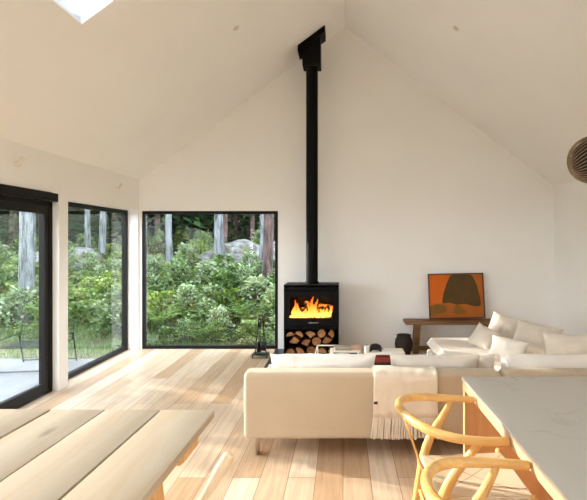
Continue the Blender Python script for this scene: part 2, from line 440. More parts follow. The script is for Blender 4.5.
b.prism([(XL-.2, 0), (-FX, 0), (-FX, 2.5), (XL-.2, 2.2)], YF-.18, YF)
b.prism([(FX, 0), (XR+.2, 0), (XR+.2, 2.15), (FX, 2.5)], YF-.18, YF)
b.prism([(-FX, 0), (FX, 0), (FX, FZ0), (-FX, FZ0)], YF-.18, YF); b.prism([(-FX, FZ1), (FX, FZ1), (FX, 2.5), (-FX, 2.5)], YF-.18, YF)
b.prism([(XL-.2, 2.2), (-FX, 2.5), (FX, 2.5), (XR+.2, 2.15), (RX, RZ)], YF-.18, YF)
struct(b.build('wall_front', M['wall'], sharp=0), 'white gable wall with a wide added window')

SK = [(-1.90, -1.10, 2.35, 3.597), (-1.90, -1.10, -.6, .65)]      # skylight in view, then one added unseen for daylight (x0,x1,y0,y1)
def roof_piece(b, x0, x1, y0, y1, zf, th=.10):
    v = [(x0,y0,zf(x0)),(x1,y0,zf(x1)),(x1,y1,zf(x1)),(x0,y1,zf(x0))]
    b.add(v+[(x,y,z+th) for x,y,z in v], [(0,3,2,1),(4,5,6,7),(0,1,5,4),(1,2,6,5),(2,3,7,6),(3,0,4,7)])
b = MB()
xs = [XL-.3, -1.90, -1.10, RX]; ys = [YF-.2, -.6, .65, 2.35, 3.597, YB+.18]
for i in range(3):
    for j in range(5):
        if i == 1 and j in (1, 3): continue
        roof_piece(b, xs[i], xs[i+1], ys[j], ys[j+1], zl)
roof_piece(b, RX, XR+.3, YF-.2, YB+.18, zr)
struct(b.build('ceiling', M['ceil'], sharp=0), 'pale vaulted ceiling meeting at a ridge')

def skylight(n, x0, x1, y0, y1):
    f = MB(); w = .018
    for (a0, a1, c0, c1) in ((x0-w, x0, y0-w, y1+w), (x1, x1+w, y0-w, y1+w), (x0, x1, y0-w, y0), (x0, x1, y1, y1+w)):
        roof_piece(f, a0, a1, c0, c1, lambda x: zl(x)+.101, .02)
    o = struct(f.build('window_%d' % n, M['white'], sharp=0), 'flush skylight in the sloping ceiling')
    p = MB(); roof_piece(p, x0, x1, y0, y1, lambda x: zl(x)+.012, .008)
    p.build('pane', M['skyglass'], o, sharp=0)
for i, s_ in enumerate(SK): skylight(3+i, *s_)

# ---- window_1 (left wall) and window_2 (picture window), windows added behind the camera to brighten the room
def frame_x(b, x0, x1, y0, y1, z0, z1, w):
    b.box(x0, x1, y0, y1, z0, z0+w); b.box(x0, x1, y0, y1, z1-w, z1); b.box(x0, x1, y0, y0+w, z0+w, z1-w); b.box(x0, x1, y1-w, y1, z0+w, z1-w)
    return b
def frame_y(b, y0, y1, x0, x1, z0, z1, w):
    b.box(x0, x1, y0, y1, z0, z0+w); b.box(x0, x1, y0, y1, z1-w, z1); b.box(x0, x0+w, y0, y1, z0+w, z1-w); b.box(x1-w, x1, y0, y1, z0+w, z1-w)
    return b
def window_x(name, label, x0, x1, y0, y1, z0, z1, w):
    o = struct(frame_x(MB(), x0, x1, y0, y1, z0, z1, w).build(name, M['frame'], sharp=0), label)
    xm = (x0+x1)/2
    MB().box(xm-.004, xm+.004, y0+w, y1-w, z0+w, z1-w).build('pane', M['glass'], o, sharp=0)
    return o
window_x('window_1', 'dark framed floor-length window between door and corner', -3.06, -3.0, WIN1[0], WIN1[1], 0, WIN1[3], .05)
o = struct(frame_y(MB(), YB+.01, YB+.07, BX0, BX1, 0, BZ1, .042).build('window_2', M['frame'], sharp=0), 'square dark framed picture window beside the stove')
MB().box(BX0+.042, BX1-.042, YB+.036, YB+.044, .042, BZ1-.042).build('pane', M['glass'], o, sharp=0)
window_x('window_5', 'unseen dark framed left side window added for daylight', -3.06, -3.0, WIN_ADD_L[0], WIN_ADD_L[1], WIN_ADD_L[2], WIN_ADD_L[3], .05)
window_x('window_6', 'unseen dark framed right side window added for daylight', XR+.06, XR+.12, WIN_ADD_R[0], WIN_ADD_R[1], WIN_ADD_R[2], WIN_ADD_R[3], .05)
fw = MB(); frame_y(fw, YF-.10, YF-.04, -FX, FX, FZ0, FZ1, .05); fw.box(-.03, .03, YF-.10, YF-.04, FZ0+.05, FZ1-.05)
o = struct(fw.build('window_7', M['frame'], sharp=0), 'unseen wide dark framed gable window added for daylight')
p = MB(); p.box(-FX+.05, -.03, YF-.074, YF-.066, FZ0+.05, FZ1-.05); p.box(.03, FX-.05, YF-.074, YF-.066, FZ0+.05, FZ1-.05); p.build('pane', M['glass'], o, sharp=0)

# ---- sliding door
dx0, dx1 = -3.03, -2.925
y0, y1, z1 = DOOR[0], DOOR[1], 1.90
dd = struct(MB().box(dx0, dx1, y0, y1, 0, .035).box(dx0, dx1, y0, y0+.06, .035, z1).box(dx0, dx1, y1-.055, y1, .035, z1).box(dx0, dx1, y0, y1, z1-.045, z1).build('door_1', M['frame'], sharp=0), 'dark framed sliding glass door onto the patio')
def leaf(ya, yb, xa, xb, handle):
    w = .074
    s = frame_x(MB(), xa, xb, ya, yb, .036, z1-.046, w).build('door_panel', M['frame'], dd, sharp=0)
    xm = (xa+xb)/2
    MB().box(xm-.005, xm+.005, ya+w, yb-w, .036+w, z1-.046-w).build('pane', M['glass'], s, sharp=0)
    if handle is not None:
        MB().rbox(xb+.02, xb+.035, handle-.012, handle+.012, .88, 1.16, .005).box(xb, xb+.022, handle-.008, handle+.008, .90, .92).box(xb, xb+.022, handle-.008, handle+.008, 1.12, 1.14).build('handle', M['black'], s)
leaf(3.40, y1-.056, -2.972, -2.930, None)
leaf(1.95, 3.48, -3.022, -2.980, None)
leaf(y0+.061, 2.02, -2.972, -2.930, None)
t = MB(); t.box(-2.965, -2.862, y0, y1-.012, 1.90, 1.984)
t.box(-2.862, -2.84, y0-.03, 4.83, 1.925, 1.984)
t.build('blind_cassette', M['frame'], dd, sharp=0)

# ---- hearth plate
struct(MB().rbox(-.94, .12, 5.88, 6.90, .0005, .012, .003, 2).build('trim_1', M['slate']), 'dark steel hearth plate under the stove')

# ================================================================== STOVE
sx, sf, sb = -.408, 6.36, 6.80          # centre X, front Y, back Y
hw, H = .352, .925
z0 = .0125
st = thing('wood_stove', 'black steel wood stove with a fire behind its glass, over a log niche', 'stove', (sx, sf, z0))
D = sb-sf; t_ = .014; zs = .385         # zs: firebox floor
b = MB()
b.box(-hw, -hw+t_, 0, D, 0, H); b.box(hw-t_, hw, 0, D, 0, H); b.box(-hw, hw, D-t_, D, 0, H)
b.box(-hw+t_, hw-t_, 0, D-t_, 0, .022); b.box(-hw+t_, hw-t_, 0.0, D-t_, zs-.022, zs)
b.box(-hw+t_, hw-t_, .0, D-t_, H-.085, H-.065)
b.box(-hw+t_, hw-t_, .02, .034, zs, zs+.025); b.box(-hw+t_, hw-t_, .018, .03, H-.06, H-.02)
b.build('body', M['black'], st, sharp=30)
MB().rbox(-hw-.002, hw+.002, -.004, D+.004, H, H+.010, .003, 2).build('top_plate', M['black'], st)
b = MB(); b.box(-hw+.03, hw-.03, D-.05, D-.03, zs+.001, H-.087); b.box(-hw+.016, -hw+.04, .05, D-.05, zs+.001, H-.087); b.box(hw-.04, hw-.016, .05, D-.05, zs+.001, H-.087)
b.box(-hw+.04, hw-.04, .05, D-.05, zs+.001, zs+.115)
b.build('firebrick_lining', M['firebrick'], st, sharp=0)
dz0, dz1 = .405, .85                   # door
gz0, gz1, gx = .507, .792, .282
dr = MB(); dr.box(-hw+.016, -gx, -.004, .016, dz0, dz1).box(gx, hw-.016, -.004, .016, dz0, dz1).box(-gx, gx, -.004, .016, dz0, gz0).box(-gx, gx, -.004, .016, gz1, dz1)
dr = dr.build('door', M['black'], st, sharp=30)
MB().box(-gx, gx, .003, .008, gz0, gz1).build('glass_pane', M['stoveglass'], dr, sharp=0)
h = MB(); h.tube([(-.0, -.004, .455), (-.0, -.034, .455)], .006, 8); h.tube([(-.03, -.034, .455), (.09, -.034, .455)], .007, 8)
h.build('handle', M['steel'], dr)
# fire: burning logs and flames, kept inside the firebox
def burnlog(x, y, z, ln, r, rz, ry, label):
    o = MB().tube([(-ln/2, 0, 0), (-ln*.2, .004, .004), (ln*.2, -.004, -.003), (ln/2, 0, 0)], [r*.9, r, r*.95, r*.85], 9).build('burning_log', M['ember'])
    o.location = (x, y, z); o.rotation_euler = (0, ry, rz)
    return tag(o, label, 'log', 'logs burning in the stove')
fz = z0+zs+.115
burnlog(sx-.02, sf+.20, fz+.047, .46, .045, .06, 0, 'charred log lying at the bottom of the fire')
burnlog(sx+.03, sf+.30, fz+.055, .42, .05, -.12, 0, 'charred log at the back of the fire')
burnlog(sx+.08, sf+.24, fz+.138, .36, .042, .15, .16, 'glowing log resting aslant on top of the fire')
fl = MB()
def tongue(x, y, hgt, w, lean, z=0):
    V, F = [], []; n = 12; seg = 10
    for i in range(n+1):
        t = i/n; r = w*(math.sin(PI*min(1, t*1.15+.12))**.8 if t < .75 else (1-t)*2.0)*(1-.35*t)
        r = max(r, .001); cx = x+lean*t*t+.012*math.sin(7*t+x*40); 
        for k in range(seg):
            a = 2*PI*k/seg; V.append((cx+r*math.cos(a), y+r*.5*math.sin(a), z+hgt*t))
    for i in range(n):
        for k in range(seg): F.append((i*seg+k, i*seg+(k+1) % seg, (i+1)*seg+(k+1) % seg, (i+1)*seg+k))
    fl.add(V, F+[list(range(seg))[::-1], [n*seg+k for k in range(seg)]])
for x, y, hg, w, ln in ((-.2, 0, .19, .035, .03), (-.165, .03, .15, .035, -.02), (-.235, .02, .23, .03, .02), (.0, .03, .28, .04, .015), (.035, .03, .24, .04, .03), (-.03, .02, .20, .035, -.02),
                    (.1, -.01, .12, .04, .03), (.2, .0, .13, .04, -.02), (.15, .01, .11, .04, .01), (-.11, -.01, .12, .04, .03), (.24, .03, .15, .03, 0), (-.07, -.02, .10, .04, 0), (.06, -.02, .10, .04, 0)):
    tongue(x, y, hg, w, ln)
for k in range(34): tongue(random.uniform(-.27, .16), random.uniform(-.05, .0), random.uniform(.03, .065), random.uniform(.02, .034), random.uniform(-.02, .02))
o = fl.build('fire', M['flame'], sharp=0); o.location = (sx, sf+.125, fz+.001)
tag(o, 'orange flames leaping behind the stove glass', 'fire')

# flue
fl_y = sf+.22
fp = thing('stove_flue', 'tall black flue pipe rising from the stove to the ceiling', 'flue', (sx-.004, fl_y, z0+H+.011))
zt = 3.86-(z0+H+.011)
MB().lathe([(.079, 0), (.079, zt)], seg=32).build('pipe', M['black'], fp)
MB().lathe([(.088, 0), (.088, .03), (.080, .034)], seg=32).build('collar', M['black'], fp)
def zloc(xl): return zl(xl+sx-.004)-(z0+H+.011)
b = MB(); w = .118
for (xa, xb, ya, yb) in ((-w, w, -w, w),):
    v = [(xa,ya,zt-.05),(xb,ya,zt-.05),(xb,yb,zt-.05),(xa,yb,zt-.05),(xa-.01,ya,zloc(xa)-.05),(xb,ya,zloc(xb)-.05),(xb,yb,zloc(xb)-.05),(xa-.01,yb,zloc(xa)-.05)]
    b.add(v, [(0,3,2,1),(4,5,6,7),(0,1,5,4),(1,2,6,5),(2,3,7,6),(3,0,4,7)])
b.build('ceiling_box', M['black'], fp, sharp=20)
xa, xb, ya = -.175, .178, .16
v = []
for dz in (-.085, -.004):
    for (x, y) in ((xa, -ya), (xb, -ya), (xb, ya), (xa, ya)): v.append((x, y, zloc(x)+dz))
MB().add(v, [(0,3,2,1),(4,5,6,7),(0,1,5,4),(1,2,6,5),(2,3,7,6),(3,0,4,7)]).build('roof_flange', M['black'], fp, sharp=20)

# firewood in the niche
def make_log(kind, r):
    ln = .33
    if kind == 0: poly = [(0, 0)]+[(r*1.5*math.cos(a), r*1.5*math.sin(a)) for a in [math.radians(d) for d in range(20, 121, 16)]]
    elif kind == 1: poly = [(r*math.cos(a), r*math.sin(a)*.95) for a in [math.radians(d) for d in range(0, 181, 18)]]
    else: poly = [(r*math.cos(a)*random.uniform(.9, 1.05), r*math.sin(a)*random.uniform(.9, 1.05)) for a in [2*PI*k/11 for k in range(11)]]
    cx = sum(p[0] for p in poly)/len(poly); cz = sum(p[1] for p in poly)/len(poly)
    poly = [(a-cx, c-cz) for a, c in poly]
    m = MB(); n = len(poly)
    m.prism(poly, 0, ln)
    for i in range(len(m.mi)):
        if i >= 2 and (kind == 2 or i not in (2, len(m.mi)-1)): m.mi[i] = 1
    return m.build('firewood_log', [M['log'], M['bark']], sharp=35)
spots = [(-.275, .066, .060, 1, 0), (-.145, .070, .064, 0, 10), (-.005, .068, .062, 2, 0), (.135, .070, .064, 1, 8), (.270, .066, .058, 0, -20),
         (-.215, .182, .060, 0, 150), (-.075, .184, .060, 0, -40), (.065, .182, .060, 2, 0), (.205, .182, .062, 0, 140),
         (-.282, .285, .052, 1, -15), (-.150, .292, .056, 1, 30), (-.010, .294, .062, 0, -15), (.130, .290, .056, 2, 0), (.272, .286, .056, 0, 60)]
for (x, z, r, k, a) in spots:
    o = make_log(k, r*.97); o.location = (sx+x, sf+.025+random.uniform(0, .04), z0+.022+z-.008); o.rotation_euler = (0, math.radians(a), 0)
    tag(o, 'split firewood log stacked in the niche below the stove door', 'log', 'firewood in the stove niche')

# ================================================================== FIRE TOOLS
tx, ty = -1.075, 6.47
t = thing('fire_tool_stand', 'black fireplace tool stand on a square tray base by the window', 'tool stand', (tx, ty, 0))
MB().rbox(-.105, .105, -.10, .10, .035, .047, .004, 2).build('tray_base', M['slate'], t)
for ax in (-1, 1):
    for ay in (-1, 1): MB().box(ax*.092-.008, ax*.092+.008, ay*.088-.008, ay*.088+.008, 0, .035).build('foot', M['blackiron'], t)
b = MB()
for ax in (-1, 1):
    b.tube([(ax*.07, 0, .047), (ax*.045, 0, .32), (ax*.022, 0, .53)], .006, 8, 4)
b.tube([(-.022, 0, .53), (0, 0, .548), (.022, 0, .53)], .006, 8, 4); b.tube([(-.05, .0, .30), (.05, .0, .30)], .005, 8)
b.build('frame', M['blackiron'], t)
b = MB(); b.tube([(0, -.05, .47), (0, .05, .47)], .005, 8); b.build('hook_bar', M['blackiron'], t)
p = thing('fire_poker', 'thin black poker hanging at the front of the tool stand', 'poker', (tx, ty-.045, 0))
MB().tube([(0, 0, .10), (0, 0, .38)], .0045, 8).tube([(0, 0, .12), (.018, 0, .13), (.02, 0, .15)], .004, 8, 3).build('shaft', M['blackiron'], p)
MB().tube([(0, 0, .38), (0, 0, .46)], .009, 10).build('handle', M['blackiron'], p)
p = thing('fire_shovel', 'small black ash shovel hanging behind the poker', 'shovel', (tx+.03, ty+.03, 0))
MB().tube([(0, 0, .19), (0, 0, .38)], .0045, 8).build('shaft', M['blackiron'], p)
MB().rbox(-.03, .03, -.004, .004, .07, .19, .003, 2).build('blade', M['blackiron'], p)
MB().tube([(0, 0, .38), (0, 0, .46)], .009, 10).build('handle', M['blackiron'], p)
p = thing('hearth_brush', 'black bristled hearth brush hanging on the tool stand', 'brush', (tx-.03, ty+.03, 0))
MB().tube([(0, 0, .18), (0, 0, .38)], .0045, 8).build('shaft', M['blackiron'], p)
MB().lathe([(.028, .06), (.03, .10), (.02, .18), (.006, .185)], seg=14).build('bristles', M['black'], p)
MB().tube([(0, 0, .38), (0, 0, .46)], .009, 10).build('handle', M['blackiron'], p)

# ================================================================== BENCH, PAINTING, POT
bn = thing('wooden_bench', 'long low dark wooden bench against the back wall', 'bench', (1.48, 6.74, 0))
b = MB().rbox(-.645, .645, -.15, .15, .395, .436, .008, 2); b.build('seat_board', M['bench'], bn)
for s in (-1, 1):
    b = MB(); x = s*.47
    b.prism([(x-.035+s*.03, 0), (x+.035+s*.03, 0), (x+.035, .394), (x-.035, .394)], -.11, -.05); b.build('leg', M['bench'], bn)
    b = MB(); b.prism([(x-.035+s*.03, 0), (x+.035+s*.03, 0), (x+.035, .394), (x-.035, .394)], .05, .11); b.build('leg', M['bench'], bn)
MB().box(-.46, .46, .06, .10, .015, .065).build('stretcher', M['bench'], bn)

pw, ph = .768, .622
pc = thing('framed_painting', 'orange abstract painting with a brown dome shape, leaning on the bench', 'painting', (1.575, 6.815, .446), (math.radians(-6), math.radians(-1.2), 0))
f = .016
b = MB(); frame_y(b, -.014, .014, -pw/2, pw/2, 0, ph, f); b.build('frame', M['pframe'], pc, sharp=0)
b = MB(); b.box(-pw/2+f, pw/2-f, -.004, .006, f, ph-f, 0)
def poly(pts, lay, mi):
    pts = [((u-.5)*(pw-2*f), f+w*(ph-2*f)) for u, w in pts]
    P = []
    n = len(pts)
    for i in range(n):
        p0, p1, p2, p3 = [Vector(pts[(i+k-1) % n]) for k in range(4)]
        for k in range(5):
            t2 = k/5; P.append(.5*((2*p1)+(p2-p0)*t2+(2*p0-5*p1+4*p2-p3)*t2*t2+(3*p1-p0-3*p2+p3)*t2**3))
    P = [(max(-pw/2+f+.001, min(pw/2-f-.001, p.x)), max(f+.001, min(ph-f-.001, p.y))) for p in P]
    y = -.004-.0006*lay
    b.add([(x, y, z) for x, z in P], [list(range(len(P)))], mi)
poly([(.80, 1.0), (1.0, 1.0), (1.0, .5), (1.0, .0), (.5, 0), (0, 0), (0, .14), (.2, .34), (.6, .32), (.9, .28), (.93, .6)], 1, 1)
poly([(.0, .06), (.0, .26), (.16, .32), (.30, .25), (.28, .13), (.1, .08)], 2, 2)
poly([(.43, .10), (.44, .20), (.50, .29), (.60, .22), (.68, .12), (.56, .07)], 2, 2)
poly([(.235, .34), (.25, .52), (.29, .68), (.35, .86), (.42, .99), (.60, 1.0), (.78, .99), (.87, .82), (.915, .62), (.945, .42), (.935, .26), (.80, .26), (.66, .31), (.50, .295), (.36, .345)], 3, 3)
b.build('canvas', [M['orange'], M['amber'], M['olive'], M['umber']], pc, sharp=0)

MBp = MB().lathe([(.06, 0), (.075, .01), (.108, .09), (.116, .16), (.108, .22), (.094, .25), (.092, .262), (.098, .276), (.09, .282), (.08, .27), (.08, .05), (.0005, .04)], seg=32)
for v in MBp.v:
    n_ = noise.noise(v*9)*.006; v.x += n_; v.y += n_*.7
pt = MBp.build('clay_pot', M['pot'], sharp=60); pt.location = (.80, 6.52, 0)
tag(pt, 'round dark clay pot standing on the floor beside the bench', 'pot')

# ================================================================== SOFA
def fabric_box(b, x0, x1, y0, y1, z0, z1, r, seg=5, puff=.0):
    bm = bmesh.new(); bmesh.ops.create_cube(bm, size=1)
    for v in bm.verts: v.co = Vector(((x0+x1)/2+v.co.x*(x1-x0), (y0+y1)/2+v.co.y*(y1-y0), (z0+z1)/2+v.co.z*(z1-z0)))
    bmesh.ops.bevel(bm, geom=bm.edges[:], offset=r, segments=seg, affect='EDGES', profile=.5)
    return b.frombm(bm)
def seat_pad(b, x0, x1, y0, y1, z0, z1, r=.05, seed=0):
    nx, ny = 24, 24; V, F = [], []
    def pt(i, j, top):
        u, v = i/nx*2-1, j/ny*2-1
        e = min(1, (1-abs(u))*(x1-x0)/2/r, (1-abs(v))*(y1-y0)/2/r); k = math.sqrt(max(0, 1-(1-e)**2))
        zm = (z0+z1)/2; hh = (z1-z0)/2
        p = Vector(((x0+x1)/2+u*(x1-x0)/2, (y0+y1)/2+v*(y1-y0)/2, 0))
        w = noise.noise(Vector((p.x*3+seed, p.y*3, seed)))*.008*k
        return (p.x, p.y, zm+(hh*k+w if top else -hh*k)) 
    for top in (1, 0):
        o = len(V); V += [pt(i, j, top) for j in range(ny+1) for i in range(nx+1)]
        for j in range(ny):
            for i in range(nx):
                q = [o+j*(nx+1)+i, o+j*(nx+1)+i+1, o+(j+1)*(nx+1)+i+1, o+(j+1)*(nx+1)+i]; F.append(q if top else q[::-1])
    return b.add(V, F)
def slab_leg(p, x, y, h): MB().rbox(x-.011, x+.011, y-.03, y+.03, 0, h, .003, 2).build('leg', M['steel'], p)

SA = (-.695, 1.108); SB = (1.122, 2.30); SY = 3.44
LZ = .124
a = thing('sofa_section', 'oatmeal linen sofa section seen from behind, with the cream throw over its back', 'sofa', ((SA[0]+SA[1])/2, SY, 0))
cx = (SA[0]+SA[1])/2; w = (SA[1]-SA[0])/2
fabric_box(MB(), -w, w, 0, .17, LZ, .590, .035, 6).build('back', M['linen'], a)
fabric_box(MB(), -w, w, .172, .94, LZ, .29, .03, 4).build('base', M['linen'], a)
for s in (-1, 1): seat_pad(MB(), -w+.01 if s < 0 else .005, -.005 if s < 0 else w-.01, .18, .945, .295, .425, .05, s).build('seat_cushion', M['linenlight'], a)
for x in (-w+.09, w-.09):
    for y in (.07, .86): slab_leg(a, x, y, LZ+.002)
c2 = (SB[0]+SB[1])/2; w2 = (SB[1]-SB[0])/2
a = thing('sofa_section', 'oatmeal linen corner sofa section behind the stone-topped table', 'sofa', (c2, SY, 0))
fabric_box(MB(), -w2, w2, 0, .17, LZ, .588, .035, 6).build('back', M['linen'], a)
fabric_box(MB(), w2-.17, w2, .172, .94, LZ, .60, .035, 6).build('side_back', M['linen'], a)
fabric_box(MB(), -w2, w2-.172, .172, .94, LZ, .29, .03, 4).build('base', M['linen'], a)
seat_pad(MB(), -w2+.008, w2-.18, .18, .945, .295, .425, .05, 5).build('seat_cushion', M['linenlight'], a)
for x in (-w2+.09, w2-.09):
    for y in (.07, .86): slab_leg(a, x, y, LZ+.002)
a = thing('sofa_section', 'pale linen chaise section reaching towards the back wall', 'sofa', (1.62, 4.40, 0))
fabric_box(MB(), -.655, .68, 0, 1.32, LZ, .27, .03, 4).build('base', M['linenlight'], a)
seat_pad(MB(), -.66, .505, .0, 1.32, .272, .405, .055, 9).build('seat_cushion', M['linenlight'], a)
fabric_box(MB(), .515, .68, 0, 1.30, .275, .50, .035, 5).build('side_back', M['linen'], a)
for x in (-.56, .6):
    for y in (.09, 1.2): slab_leg(a, x, y, LZ+.002)

# loose cushions
def pillow_mesh(w, h, t, seed, wrinkle=.008, pinch=.10, n=26):
    V, F = [], []
    def pt(i, j, s):
        u, v = i/n*2-1, j/n*2-1
        prof = (max(0, 1-abs(u)**2.6)**.55)*(max(0, 1-abs(v)**2.6)**.55)
        x = u*w/2*(1-pinch*(1-v*v)*abs(u)); y = v*h/2*(1-pinch*(1-u*u)*abs(v))
        q = Vector((x*9+seed*3.1, y*5, seed+s*2)); wr = (noise.noise(q)+.6*noise.noise(Vector((x*26+seed, y*6, seed))))*wrinkle*min(1, prof*2)
        y += .5*wrinkle*noise.noise(Vector((x*14+seed, v*2, seed*2)))*(abs(v)**2)
        return (x, y, s*(t/2*prof)+wr)
    for s in (1, -1):
        o = len(V); V += [pt(i, j, s) for j in range(n+1) for i in range(n+1)]
        for j in range(n):
            for i in range(n):
                q = [o+j*(n+1)+i, o+j*(n+1)+i+1, o+(j+1)*(n+1)+i+1, o+(j+1)*(n+1)+i]; F.append(q if s > 0 else q[::-1])
    m = MB(); m.add(V, F); return m
def pillow(c, w, h, t, facing, tilt, roll, mat, label, seed, group='loose sofa cushions', wrinkle=.008, pinch=.10):
    """facing: azimuth of its front in degrees (0 = towards -Y); tilt: leaning back; roll: turned in its own plane"""
    m = pillow_mesh(w, h, t, seed, wrinkle, pinch)
    o = m.build('cushion', mat, sharp=60)
    R = Matrix.Rotation(math.radians(facing), 4, 'Z') @ Matrix.Rotation(math.radians(90-tilt), 4, 'X') @ Matrix.Rotation(math.radians(roll), 4, 'Z')
    o.matrix_world = Matrix.Translation(c) @ R
    return tag(o, label, 'cushion', group)
# back cushions along the near back (seen from behind, tops showing)
pillow((-.15, 3.745, .536), .80, .25, .19, 180, 12, 0, M['linenwhite'], 'long white crumpled cushion at the stove end of the near sofa back', 1, wrinkle=.016, pinch=.04)
pillow((.69, 3.745, .534), .68, .24, .19, 180, 12, 0, M['linenlight'], 'pale linen cushion behind the cream throw', 2, wrinkle=.013, pinch=.04)
pillow((1.085, 3.80, .532), .145, .23, .15, 180, 12, 0, M['linenlight'], 'narrow pale cushion squeezed between two wider back cushions', 3, pinch=.03)
pillow((1.60, 3.74, .530), .84, .25, .20, 180, 12, 0, M['linenwhite'], 'wide white cushion along the back of the corner section', 4, wrinkle=.012, pinch=.03)
# pillows on chaise / corner
pillow((1.765, 5.40, .545), .40, .33, .18, -38, 30, -11, M['pillow'], 'pale cushion at the back, farthest up the chaise, below the painting corner', 5)
pillow((1.48, 5.18, .495), .30, .26, .14, -34, 34, -22, M['pillow'], 'small square cushion tipped on its corner on the chaise', 6)
pillow((1.91, 4.92, .535), .46, .33, .19, -36, 28, -9, M['pillow'], 'large plump pale cushion in the middle of the chaise back', 7)
pillow((1.57, 4.70, .480), .35, .23, .14, -22, 34, -10, M['linenwhite'], 'small oblong white cushion in front of the large plump one', 8)
pillow((2.00, 4.30, .545), .50, .34, .19, -30, 22, 4, M['pillow'], 'pale cushion in the sofa corner, nearest the stone-topped table', 9)

# throw
th = thing('throw_blanket', 'cream wool throw with a fringe hanging over the sofa back', 'blanket', (.435, SY, 0))
V, F = [], []
prof = [(.182, .47), (.180, .53), (.178, .565), (.170, .585), (.15, .598), (.10, .601), (.04, .600), (.008, .590), (-.010, .562), (-.012, .53), (-.012, .50), (-.013, .44), (-.013, .38), (-.013, .33), (-.013, .285)]
nx = 40
for j, (y, z) in enumerate(prof):
    for i in range(nx+1):
        u = i/nx*2-1; wd = .222+.008*max(0, (.6-z))
        k = max(0, (.62-z))*(1 if y < 0 else 0)
        V.append((u*wd+(-.006*k), y-.004*abs(math.sin(u*9+z*2))*k*3-.002, z+.002*math.sin(u*14)))
for j in range(len(prof)-1):
    for i in range(nx): F.append((j*(nx+1)+i, j*(nx+1)+i+1, (j+1)*(nx+1)+i+1, (j+1)*(nx+1)+i))
cl = MB().add(V, F).build('cloth', M['blanket'], th, sharp=0)
for p_ in cl.data.polygons: p_.use_smooth = True
sm = cl.modifiers.new('thickness', 'SOLIDIFY'); sm.thickness = .006; sm.offset = 0
b = MB()
for i in range(46):
    x = -.224+.448*i/45+random.uniform(-.002, .002); dx = (x/.224)*.012+random.uniform(-.009, .007)
    for q in (0, 1):
        zz = .145+random.uniform(-.012, .012)
        b.tube([(x+q*.003, -.016, .287), (x+dx*.4, -.018-q*.004, .23), (x+dx+random.uniform(-.005, .005), -.017-q*.003, zz)], [.0042, .0046, .0036], 6, 3)
b.build('fringe', M['blanket'], th, sharp=0)
MB().rbox(-.222, -.195, -.0225, -.0175, .378, .398, .002, 2).build('leather_tag', M['leather'], th)

# ================================================================== COFFEE TABLES AND THINGS ON THEM
ct = thing('side_table', 'low white metal wire-frame table behind the near sofa', 'table', (-.06, 5.02, 0))
b = MB()
for (xa, ya) in ((-.21, -.22), (.21, -.22), (.21, .22), (-.21, .22)):
    b.tube([(xa*.88, ya*.9, 0), (xa, ya, .405)], .006, 8)
pts = [(-.21, -.22, .405), (.21, -.22, .405), (.21, .22, .405), (-.21, .22, .405)]
for i in range(4): b.tube([pts[i], pts[(i+1) % 4]], .007, 8)
b.build('frame', M['metalwhite'], ct)
MB().rbox(-.075, .205, -.215, .215, .372, .382, .003, 2).build('tray', M['metalwhite'], ct)
def book(name, x, y, z, w, d, h, rz, cover, label, group):
    o = thing('book', label, 'book', (x, y, z), (0, 0, rz), group)
    MB().box(-w/2+.003, w/2-.004, -d/2+.004, d/2-.004, .003, h-.003).build('pages', M['paper'], o, sharp=0)
    b = MB(); b.box(-w/2, w/2, -d/2, d/2, 0, .003); b.box(-w/2, w/2, -d/2, d/2, h-.003, h); b.box(-w/2, w/2, -d/2, -d/2+.003, .003, h-.003)
    b.build('cover', cover, o, sharp=0); return o
G1 = 'books on the wire-frame table'
book('b', .03, 5.0, .3825, .26, .2, .022, .05, M['bookgreen'], 'thin dark book at the bottom of the stack on the wire table', G1)
book('b', .04, 5.0, .405, .27, .2, .020, -.03, M['paper'], 'white-covered book in the middle of the stack on the wire table', G1)
book('b', -.0, 5.0, .4255, .17, .17, .018, .12, M['bookgrey'], 'small grey book on top of the stack on the wire table', G1)
book('b', .135, 5.0, .4255, .085, .12, .02, -.1, M['bookpink'], 'tiny pink-tan book beside the small grey book', G1)
# coffee table
ct = thing('coffee_table', 'low white coffee table with an open shelf, carrying the bronze turtle', 'table', (.40, 4.88, 0))
MB().rbox(-.19, .20, -.11, .11, .410, .430, .004, 2).build('table_top', M['white'], ct)
MB().rbox(-.18, .19, -.10, .10, .285, .30, .004, 2).build('shelf', M['white'], ct)
for sx_ in (-1, 1):
    for sy_ in (-1, 1): MB().box(sx_*.165-.010+.005, sx_*.165+.010+.005, sy_*.085-.01, sy_*.085+.01, 0, .409).build('leg', M['white'], ct)
G2 = 'books on the coffee table shelf'
book('b', .405, 4.88, .3005, .26, .15, .034, .0, M['bookdark'], 'dark book lying under the red book', G2)
book('b', .405, 4.875, .335, .25, .15, .050, .02, M['bookred'], 'thick red book lying on the coffee table shelf', G2)
